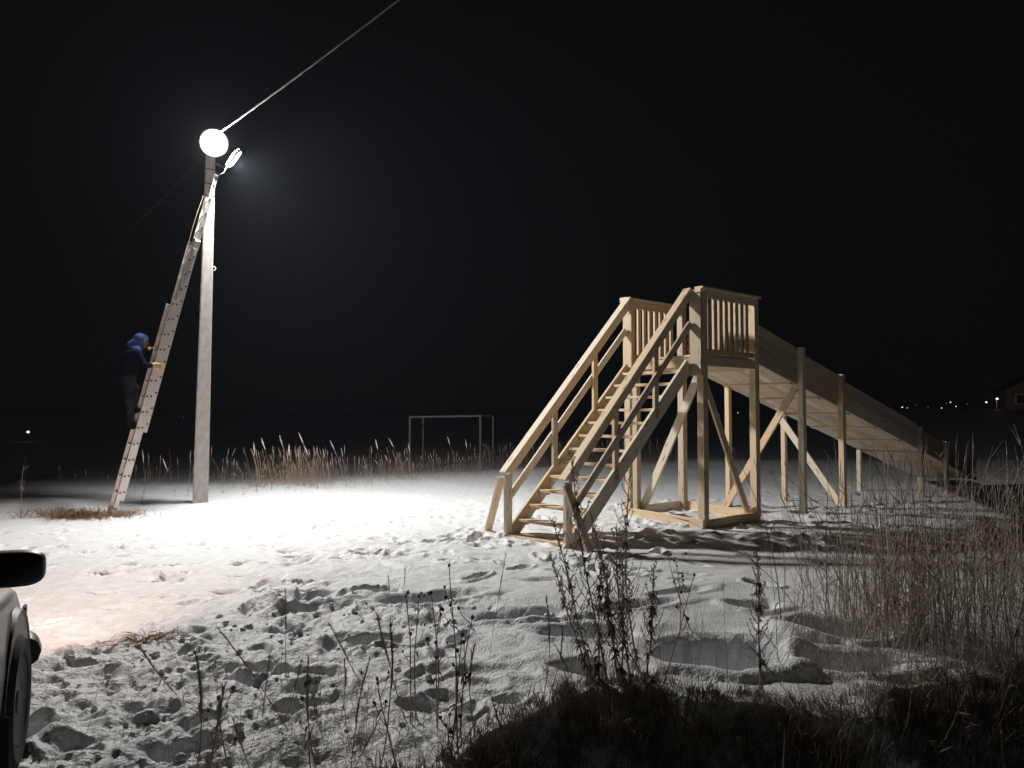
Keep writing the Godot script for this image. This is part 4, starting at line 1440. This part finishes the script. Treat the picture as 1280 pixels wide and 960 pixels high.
# one dry stalk of unit height, several shapes, for the masses of grass
func stalk_mesh(seed_: int, material: String, plume: bool, thick: float) -> ArrayMesh:
	var rng := RandomNumberGenerator.new()
	rng.seed = seed_
	var s := Shape.new()
	var tip := Vector3(rng.randf_range(0.05, 0.30), 1.0, 0)
	var bow := Vector3(-0.25 * tip.x, 0.0, rng.randf_range(-0.02, 0.02))
	s.col = Color(1, 1, 1)
	s.tube(stem_path(Vector3.ZERO, tip, bow, 7), taper(8, 0.0042 * thick, 0.0014 * thick), 3, false)
	for k in 3:
		var f := rng.randf_range(0.12, 0.62)
		var a := rng.randf() * TAU
		s.col = Color(0.9, 0.85, 0.8)
		blade(s, tip * f + bow * 4.0 * f * (1.0 - f), Vector3(cos(a) * 0.16, rng.randf_range(0.10, 0.22), sin(a) * 0.16), 0.0065 * thick, rng.randf_range(0.05, 0.22), 4)
	if plume:
		s.col = Color(1.25, 1.2, 1.15)
		var d := Vector3(tip.x * 1.2, 0.75, 0).normalized()
		for k in 16:
			var g := k / 15.0
			var b := tip - d * 0.14 + d * 0.26 * g
			var w := 0.028 * sin(PI * (0.08 + 0.84 * g)) * thick
			var o := Vector3(rng.randfn(0, 1), rng.randf_range(0.2, 1.2), rng.randfn(0, 1)).normalized()
			s.tube([b, b + (o + d).normalized() * (w + 0.012)], [0.0045 * thick, 0.001], 3, false)
		s.tube([tip - d * 0.13, tip, tip + d * 0.13], [0.002, 0.010 * thick, 0.002], 5, false)
	else:
		s.tube([tip * 0.98, tip + Vector3(tip.x * 0.25, 0.07, 0)], [0.004 * thick, 0.001], 3, false)
	return s.mesh(mats[material])


# a small sprawling tussock of dark sedge of unit height
func sedge_mesh(seed_: int) -> ArrayMesh:
	var rng := RandomNumberGenerator.new()
	rng.seed = seed_
	var s := Shape.new()
	for k in 16:
		var a := rng.randf() * TAU
		var o := rng.randf_range(0.1, 0.75)
		var g := rng.randf_range(0.6, 1.5)
		s.col = Color(g, g, g)
		blade(s, Vector3(rng.randfn(0, 0.18), 0, rng.randfn(0, 0.18)), Vector3(cos(a) * o, rng.randf_range(0.6, 1.1), sin(a) * o), rng.randf_range(0.02, 0.045), rng.randf_range(0.1, 0.6), 3)
	return s.mesh(mats.sedge)


func mass(called: String, label: String, meshes: Array, places: Array) -> void:
	# places: [x, z, height, lean, turn]; meshes take turns
	var t := Node3D.new()
	t.name = numbered(called)
	add_child(t)
	tag(t, label, "grass", "", "stuff")
	for k in meshes.size():
		var mine: Array = []
		for j in range(k, places.size(), meshes.size()):
			mine.append(places[j])
		var mm := MultiMesh.new()
		mm.transform_format = MultiMesh.TRANSFORM_3D
		mm.mesh = meshes[k]
		mm.instance_count = mine.size()
		for j in mine.size():
			var q: Array = mine[j]
			var b := Basis(Vector3.UP, q[4]) * Basis(Vector3.BACK, -q[3])
			b = b.scaled(Vector3.ONE * q[2])
			mm.set_instance_transform(j, Transform3D(b, on_ground(q[0], q[1], 0.03)))
		var o := MultiMeshInstance3D.new()
		o.name = "stalks"
		o.multimesh = mm
		o.set_meta("kind", "stuff")
		t.add_child(o, true)


func bent_stalks(rng: RandomNumberGenerator) -> Array:
	var r: Array = []
	for k in 420:
		var x := rng.randf_range(0.1, 5.5) if rng.randf() < 0.4 else rng.randfn(2.9, 0.7)
		var z := lerp_table(ditch_edge, x) + rng.randfn(0.25, 0.28)
		r.append([x, z, rng.randf_range(0.2, 0.6), rng.randfn(0.0, 0.5), rng.randf() * TAU])
	return r


func build_plants() -> void:
	for k in SPIKES.size():
		spike_plant(SPIKES[k], SPIKE_LABELS[k], 100 + k)
	for k in KNOBS.size():
		knob_plant(KNOBS[k], KNOB_LABELS[k], 200 + k)
	for k in MUGWORTS.size():
		mugwort(MUGWORTS[k], MUGWORT_LABELS[k], 300 + k)
	var rng := RandomNumberGenerator.new()
	rng.seed = 9
	# tall dry grass at the right
	var right: Array = []
	for k in 3:
		right.append(stalk_mesh(60 + k, "stalk", false, 0.9))
	right.append(stalk_mesh(64, "reed", false, 1.0))
	var pl: Array = []
	for q in [[2.75, -5.65, 0.26, 0.30, 260, 1.10], [3.3, -6.1, 0.5, 0.40, 110, 0.9], [4.15, -6.2, 0.45, 0.40, 230, 1.12], [5.2, -6.9, 0.8, 0.6, 90, 1.0], [3.2, -5.1, 0.6, 0.35, 200, 0.75], [4.4, -5.5, 0.7, 0.5, 180, 0.9], [3.9, -8.2, 1.0, 0.5, 30, 0.8], [2.1, -4.7, 0.3, 0.2, 60, 0.5]]:
		for k in q[4]:
			var x := rng.randfn(q[0], q[2])
			var z := rng.randfn(q[1], q[3])
			if x > 1.5 and z < -3.2:
				pl.append([x, z, q[5] * rng.randf_range(0.45, 1.25), rng.randfn(0.0, 0.24), rng.randf() * TAU])
	mass("tall_dry_grass", "mass of tall brown dry grass filling the right foreground", right, pl)
	# dark matted grass on the ditch slope
	var mat_m: Array = []
	for k in 3:
		mat_m.append(stalk_mesh(80 + k, "weed_stem", false, 0.9))
	var sedge: Array = []
	for k in 4:
		sedge.append(sedge_mesh(120 + k))
	var pd: Array = []
	for k in 9000:
		var x := rng.randf_range(-0.75, 6.5)
		var e := lerp_table(ditch_edge, x) + 0.13 * n_edge.get_noise_2d(x, lerp_table(ditch_edge, x))
		var z := rng.randf_range(e + 0.02, -0.75) if rng.randf() < 0.7 else e + rng.randfn(0.05, 0.16)
		if n_mid.get_noise_2d(x * 0.9 + 30.0, z * 0.9) < (-0.42 if x < 1.6 else -0.08) and z > e + 0.15:
			continue
		pd.append([x, z, rng.randf_range(0.10, 0.26) * (1.0 if z > e + 0.12 else 0.55), rng.randfn(0.2, 0.35), rng.randf() * TAU])
	mass("ditch_stalks", "bent dark dry stalks standing in the ditch at the lower right", mat_m, bent_stalks(rng))
	mass("ditch_grass", "dark matted grass covering the slope of the near ditch", sedge, pd)
	# sparse stems between the single plants at the lower left
	var ps: Array = []
	for k in 300:
		var x := rng.randfn(-0.80, 0.55)
		var z := -3.25 - absf(rng.randfn(0, 0.55))
		ps.append([x, z, rng.randf_range(0.08, 0.42), rng.randfn(0.0, 0.35), rng.randf() * TAU])
	for k in 60:
		ps.append([rng.randfn(0.62, 0.25), rng.randfn(-4.6, 0.12), rng.randf_range(0.15, 0.5), rng.randfn(0.0, 0.25), rng.randf() * TAU])
	for k in 40:
		ps.append([rng.randfn(1.25, 0.14), rng.randfn(-5.62, 0.10), rng.randf_range(0.12, 0.38), rng.randfn(0.0, 0.25), rng.randf() * TAU])
	mass("thin_weeds", "thin short dry stems scattered between the taller plants in front", mat_m, ps)
	# the belt of reeds behind the lit snow
	var reeds: Array = []
	for k in 3:
		reeds.append(stalk_mesh(90 + k, "reed", true, 1.1))
	for k in 2:
		reeds.append(stalk_mesh(95 + k, "straw", false, 1.0))
	var pr: Array = []
	for k in 1500:
		var f := pow(rng.randf(), 1.2)
		var c := Vector2(-5.6, -17.2).lerp(Vector2(-0.6, -22.8), f)
		var w := 0.8 + 1.2 * f
		var x := c.x + rng.randfn(0, w)
		var z := c.y - 0.6 + rng.randfn(0, w * 0.8)
		if z > -15.2 or (x > -1.2 and z > -20.0) or n_mid.get_noise_2d(x * 0.45 + 70.0, z * 0.3) < -0.12 + 0.25 * f:
			continue
		if rng.randf() < clampf((f - 0.2) * 1.5, 0.0, 0.72):
			continue
		pr.append([x, z, rng.randf_range(0.2, 0.85) * (1.0 if f < 0.3 else 0.75), rng.randfn(0.0, 0.22), rng.randfn(PI, 1.1)])
	for k in 350:
		var f5 := rng.randf()
		pr.append([lerpf(-6.0, -0.4, f5) + rng.randfn(0, 0.8), lerpf(-16.6, -22.4, f5) + rng.randfn(0, 0.9), rng.randf_range(0.25, 0.6), rng.randfn(0.0, 0.7), rng.randf() * TAU])
	for k in 260:
		pr.append([rng.randf_range(-1.5, 6.0), rng.randf_range(-30.0, -24.0), rng.randf_range(0.5, 0.9), rng.randfn(0.0, 0.14), rng.randf() * TAU])
	for k in 30:
		pr.append([rng.randf_range(-12.0, -6.3), rng.randfn(-17.5, 1.1), rng.randf_range(0.35, 0.9), rng.randfn(0.0, 0.16), rng.randf() * TAU])
	mass("reed_belt", "belt of pale dry reeds behind the lit snow, right of the pole", reeds, pr)
	# reeds with feathery heads that stand out of the belt
	var places := [[-5.35, -16.2, 0.85], [-5.1, -16.4, 0.95], [-4.85, -16.7, 1.0], [-4.7, -16.3, 0.8], [-4.45, -17.1, 1.05], [-4.25, -16.9, 0.8], [-3.9, -17.8, 0.9], [-3.2, -18.9, 0.85], [-2.75, -19.4, 0.9], [-2.5, -19.6, 0.75], [-7.4, -15.6, 0.75], [-6.75, -15.5, 0.6], [-1.6, -21.5, 0.9], [-1.2, -21.8, 0.8]]
	var reed_l := ["leftmost feathery reed close beside the pole foot", "second feathery reed right of the pole foot", "third feathery reed right of the pole, one of the brightest", "short bright feathery reed in front of the belt near the pole", "tallest feathery reed of the belt right of the pole", "short feathery reed leaning beside the tallest one of the belt", "feathery reed where the belt thins out right of the pole", "feathery reed standing alone midway between pole and goal", "tall feathery reed just left of the middle of the reed belt", "short feathery reed in the middle of the reed belt", "feathery reed standing alone between the ladder foot and the pole", "short feathery reed behind the snow ledge left of the pole", "feathery reed in front of the goal's left post", "feathery reed in front of the goal opening"]
	for k in places.size():
		var q: Array = places[k]
		var t := thing("feathery_reed", reed_l[k], "reed", on_ground(q[0], q[1], 0.03), rng.randfn(PI, 0.7), "feathery reeds standing out of the belt")
		var src := stalk_mesh(150 + k, "straw", false, 1.3)
		part("stalk", src, t).scale = Vector3.ONE * q[2]
		var hd := Shape.new()
		var r2 := RandomNumberGenerator.new()
		r2.seed = 500 + k
		var tip: Vector3 = Vector3(0.2, 1.0, 0) * q[2]
		var r3 := RandomNumberGenerator.new()
		r3.seed = 150 + k
		tip.x = r3.randf_range(0.05, 0.30) * q[2]
		var d := Vector3(tip.x * 1.6, 0.75, 0).normalized()
		for j in 60:
			var g := r2.randf()
			var b: Vector3 = tip - d * 0.06 + d * 0.26 * g
			var o := Vector3(r2.randfn(0, 0.6), r2.randf_range(0.1, 1.0), r2.randfn(0, 0.6))
			hd.tube([b, b + (o.normalized() * 0.6 + d).normalized() * 0.045 * sin(PI * (0.15 + 0.75 * g))], [0.004, 0.001], 3, false)
		hd.tube([tip - d * 0.06, tip + d * 0.08, tip + d * 0.20], [0.003, 0.016, 0.002], 6, false)
		part("plume", hd.mesh(mats.plume), t)
	# tufts of flattened straw
	tuft("flattened rust brown straw tuft at the ladder foot", -7.15, -12.75, 0.75, 0.28, 420, "rust_grass", 31, 1.6)
	tuft("small brown straw tuft lying on the headlit snow", -2.62, -5.55, 0.17, 0.05, 60, "rust_grass", 33, 0.35)
	tuft("scruffy straw wisps round the foot of the pole's ladder side", -6.55, -13.05, 0.22, 0.16, 90, "straw", 35)
	# a thin frosted weed at the far left
	var wd := [[-7.95, -12.55, -0.02, 0.78], [-7.0, -14.6, 0.10, 0.62]]
	var wl := ["frosted thin weed standing alone at the far left beyond the straw tuft", "thin pale weed behind the ladder foot"]
	for k in 2:
		knob_plant(wd[k], wl[k], 420 + k)


func tuft(label: String, x: float, z: float, rx: float, rz: float, n: int, material: String, seed_: int, up := 1.0) -> void:
	var rng := RandomNumberGenerator.new()
	rng.seed = seed_
	var s := Shape.new()
	var c := on_ground(x, z)
	for k in n:
		var p := Vector3(x + rng.randfn(0, rx * 0.6), 0, z + rng.randfn(0, rz * 0.6))
		p.y = ground_height(p.x, p.z) - 0.01
		var a := rng.randfn(0.3, 0.8) + (PI if rng.randf() < 0.5 else 0.0)
		var ln := rng.randf_range(0.10, 0.34)
		var e := p + Vector3(cos(a) * ln, 0, sin(a) * ln)
		e.y = ground_height(e.x, e.z) + rng.randf_range(0.005, 0.07) * up
		var m := p.lerp(e, 0.5) + Vector3.UP * rng.randf_range(0.02, 0.09) * up
		var g := rng.randf_range(0.6, 1.25)
		s.col = Color(g, g * rng.randf_range(0.9, 1.0), g * 0.95)
		s.tube([p - c, m - c, e - c], [0.003, 0.0028, 0.001], 3, false)
	var o := part("straw_tuft", s.mesh(mats[material]), self, Transform3D(Basis.IDENTITY, c))
	tag(o, label, "straw tuft", "", "stuff")


# ---------------------------------------------------------------- far things
func build_far() -> void:
	# goal frame on the field
	var gz := -27.0
	var gx := -3.58
	var base := ground_height(gx + 1.2, gz)
	var t := thing("goal_frame", "pale metal football goal frame standing in the dark behind the reeds", "goal", Vector3(gx, base, gz))
	var wd := 2.47
	var hh := 1.55 - base
	for q in [["goal_post", Vector3(0, -0.2, 0), Vector3(0, hh, 0), 0.038], ["goal_post", Vector3(wd, -0.2, 0), Vector3(wd, hh + 0.04, 0), 0.038], ["crossbar", Vector3(-0.03, hh, 0), Vector3(wd + 0.03, hh + 0.04, 0), 0.038], ["back_post", Vector3(0.36, -0.2, -0.9), Vector3(0.36, hh, -0.9), 0.028], ["back_post", Vector3(wd + 0.42, -0.2, -0.9), Vector3(wd + 0.42, hh + 0.03, -0.9), 0.028], ["top_stay", Vector3(0, hh, 0), Vector3(0.36, hh, -0.9), 0.026], ["top_stay", Vector3(wd, hh + 0.04, 0), Vector3(wd + 0.42, hh + 0.03, -0.9), 0.026]]:
		var s := Shape.new()
		s.tube([q[1], q[2]], [q[3], q[3]], 10)
		part(q[0], s.mesh(mats.goal_paint), t)
	# house at the right edge
	var hx := 71.0
	var hz := -110.0
	var hy := ground_height(hx, hz)
	var h := thing("small_house", "small gabled house at the right edge, barely lit", "house", Vector3(hx, hy, hz), -0.25)
	var ws := Shape.new()
	ws.box(Vector3(7.0, 2.9, 6.0), 0.02, Transform3D(Basis.IDENTITY, Vector3(3.3, 1.45, -3.0)))
	for sg in [0.0, 1.0]:
		var z: float = -6.0 * sg
		var nz := Vector3(0, 0, 1 if sg == 0.0 else -1)
		ws.tri(Vector3(-0.2, 2.9, z), Vector3(6.8, 2.9, z), Vector3(3.3, 4.9, z), nz, nz, nz)
	part("wall", ws.mesh(mats.house_wall), h)
	var rf := Shape.new()
	for sg in [-1.0, 1.0]:
		var a := Vector3(3.3 + sg * 3.9, 2.72, 0.4)
		var b := Vector3(3.3, 4.98, 0.4)
		var up := Vector3(sg * 2.26, 3.9, 0).normalized() * 0.12
		var e := Vector3(0, 0, -6.8)
		rf.quad(a + up, b + up, b + up + e, a + up + e, up.normalized())
		rf.quad(a, b, b + e, a + e, -up.normalized())
		rf.quad(a, b, b + up, a + up, Vector3(0, 0, 1))
		rf.quad(a, a + up, a + up + e, a + e, Vector3(sg, -0.3, 0).normalized())
	part("roof", rf.mesh(mats.house_roof), h)
	for k in 2:
		var wn := Shape.new()
		wn.box(Vector3(1.1, 1.2, 0.06), 0.01)
		var w := part("window", wn.mesh(mats.dark_pane), h, Transform3D(Basis.IDENTITY, Vector3(1.5 + 3.2 * k, 1.6, 0.032)))
		var fr := Shape.new()
		for q in [[Vector3(0, 0.64, 0), Vector3(1.3, 0.1, 0.1)], [Vector3(0, -0.64, 0), Vector3(1.3, 0.1, 0.1)], [Vector3(0.6, 0, 0), Vector3(0.1, 1.17, 0.1)], [Vector3(-0.6, 0, 0), Vector3(0.1, 1.17, 0.1)]]:
			fr.box(q[1], 0.005, Transform3D(Basis.IDENTITY, q[0]))
		part("frame", fr.mesh(mats.white_enamel), w)
	# street lamps of the village
	var village := [[152.1, 4.9, -300.0, 0.55, 0], [154.0, 4.6, -300.0, 0.32, 0], [157.4, 5.8, -300.0, 0.25, 1], [162.1, 4.9, -300.0, 0.25, 1], [167.4, 4.6, -300.0, 0.42, 0], [169.3, 6.4, -300.0, 0.30, 1], [170.9, 6.8, -300.0, 0.50, 0], [173.0, 5.2, -300.0, 0.40, 0], [177.4, 6.1, -300.0, 0.28, 1], [184.9, 6.8, -300.0, 0.75, 0], [188.6, 6.8, -300.0, 0.45, 0], [144.0, 7.0, -320.0, 0.2, 1], [9.8, 1.5, -60.0, 0.13, 0], [16.1, 1.69, -60.0, 0.06, 0], [17.6, 1.82, -60.0, 0.075, 0], [-128.0, 1.0, -300.0, 0.25, 1], [-130.0, 1.4, -300.0, 0.2, 1]]
	for q in village:
		far_lamp("brightest lamp of the far village row, nearest the small house" if q[3] > 0.7 else "leftmost bright lamp of the far village row beyond the slide" if q[0] == 152.1 else "tiny far village lamp in the row of lights beyond the slide" if q[0] > 100 else ("tiny far lamp seen low between the slide's posts" if q[0] > 0 else "faint far lamp just left of the pole above the dark field"), Vector3(q[0], q[1], q[2]), q[3] / 2, q[4], "far village lamps" if q[0] > 100 else ("far lamps behind the slide" if q[0] > 0 else "faint lamps left of the pole"))
	far_lamp("single bright far light low at the left edge", Vector3(-37.67, 0.33, -60.0), 0.11, 0, "")
	far_lamp("yard lamp beside the small house at the right edge", Vector3(66.2, 3.9, -105.0), 0.17, 0, "", 2.0)


func far_lamp(label: String, at: Vector3, radius: float, faint: int, group: String, light := 0.0) -> void:
	var gy := ground_height(at.x, at.z)
	var t := thing("far_lamp", label, "lamp", Vector3(at.x, gy, at.z), 0.0, group)
	var s := Shape.new()
	var h := at.y - gy
	s.tube([Vector3(0, -0.3, -radius), Vector3(0, h + radius, -radius)], [0.06, 0.045], 6)
	s.tube([Vector3(0, h + radius, -radius), Vector3(0, h + radius, 0), Vector3(0, h + radius * 0.7, 0)], [0.03, 0.03, 0.03], 6)
	part("lamp_post", s.mesh(mats.pole_timber), t)
	var g := Shape.new()
	g.lump(Vector3(radius, radius * 0.8, radius), 1.0, Transform3D(Basis.IDENTITY, Vector3(0, h, 0)), 10, 8)
	part("lamp_globe", g.mesh(mats.lamp_glow_faint if faint else mats.lamp_glow_far), t)
	if light > 0.0:
		var l := OmniLight3D.new()
		l.name = "yard_light"
		l.light_energy = light
		l.light_color = Color(1.0, 0.9, 0.8)
		l.light_size = radius
		l.omni_range = 200.0
		l.omni_attenuation = 2.0
		l.shadow_enabled = true
		t.add_child(l)
		l.position = Vector3(0, h, 0)


func _ready() -> void:
	var cam := Camera3D.new()
	cam.name = "camera"
	cam.fov = 53.04
	cam.near = 0.05
	cam.far = 4000.0
	add_child(cam)
	cam.position = Vector3(0, 1.6, 0)
	cam.rotation_degrees = Vector3(2.354, 0, 0)
	cam.current = true
	var env := Environment.new()
	env.background_mode = Environment.BG_SKY
	var sky := ProceduralSkyMaterial.new()
	sky.sky_top_color = Color(0.022, 0.026, 0.032)
	sky.sky_horizon_color = Color(0.016, 0.019, 0.021)
	sky.ground_bottom_color = Color(0.01, 0.01, 0.01)
	sky.ground_horizon_color = Color(0.012, 0.013, 0.014)
	sky.sky_curve = 0.2
	env.sky = Sky.new()
	env.sky.sky_material = sky
	env.tonemap_mode = Environment.TONE_MAPPER_LINEAR
	env.tonemap_exposure = 1.0
	env.sdfgi_enabled = true
	env.ssao_enabled = true
	env.ssil_enabled = true
	# thin frosty air round the lamps
	env.fog_enabled = true
	env.fog_mode = Environment.FOG_MODE_EXPONENTIAL
	env.fog_light_color = Color(0.86, 0.91, 1.0)
	env.fog_density = 0.00055
	var we := WorldEnvironment.new()
	we.name = "surroundings"
	we.environment = env
	add_child(we)
	make_materials()
	build_ground()
	build_clods()
	build_road()
	build_pole()
	build_slide()
	build_cables()
	build_ladder()
	build_worker()
	build_car()
	build_far()
	build_plants()
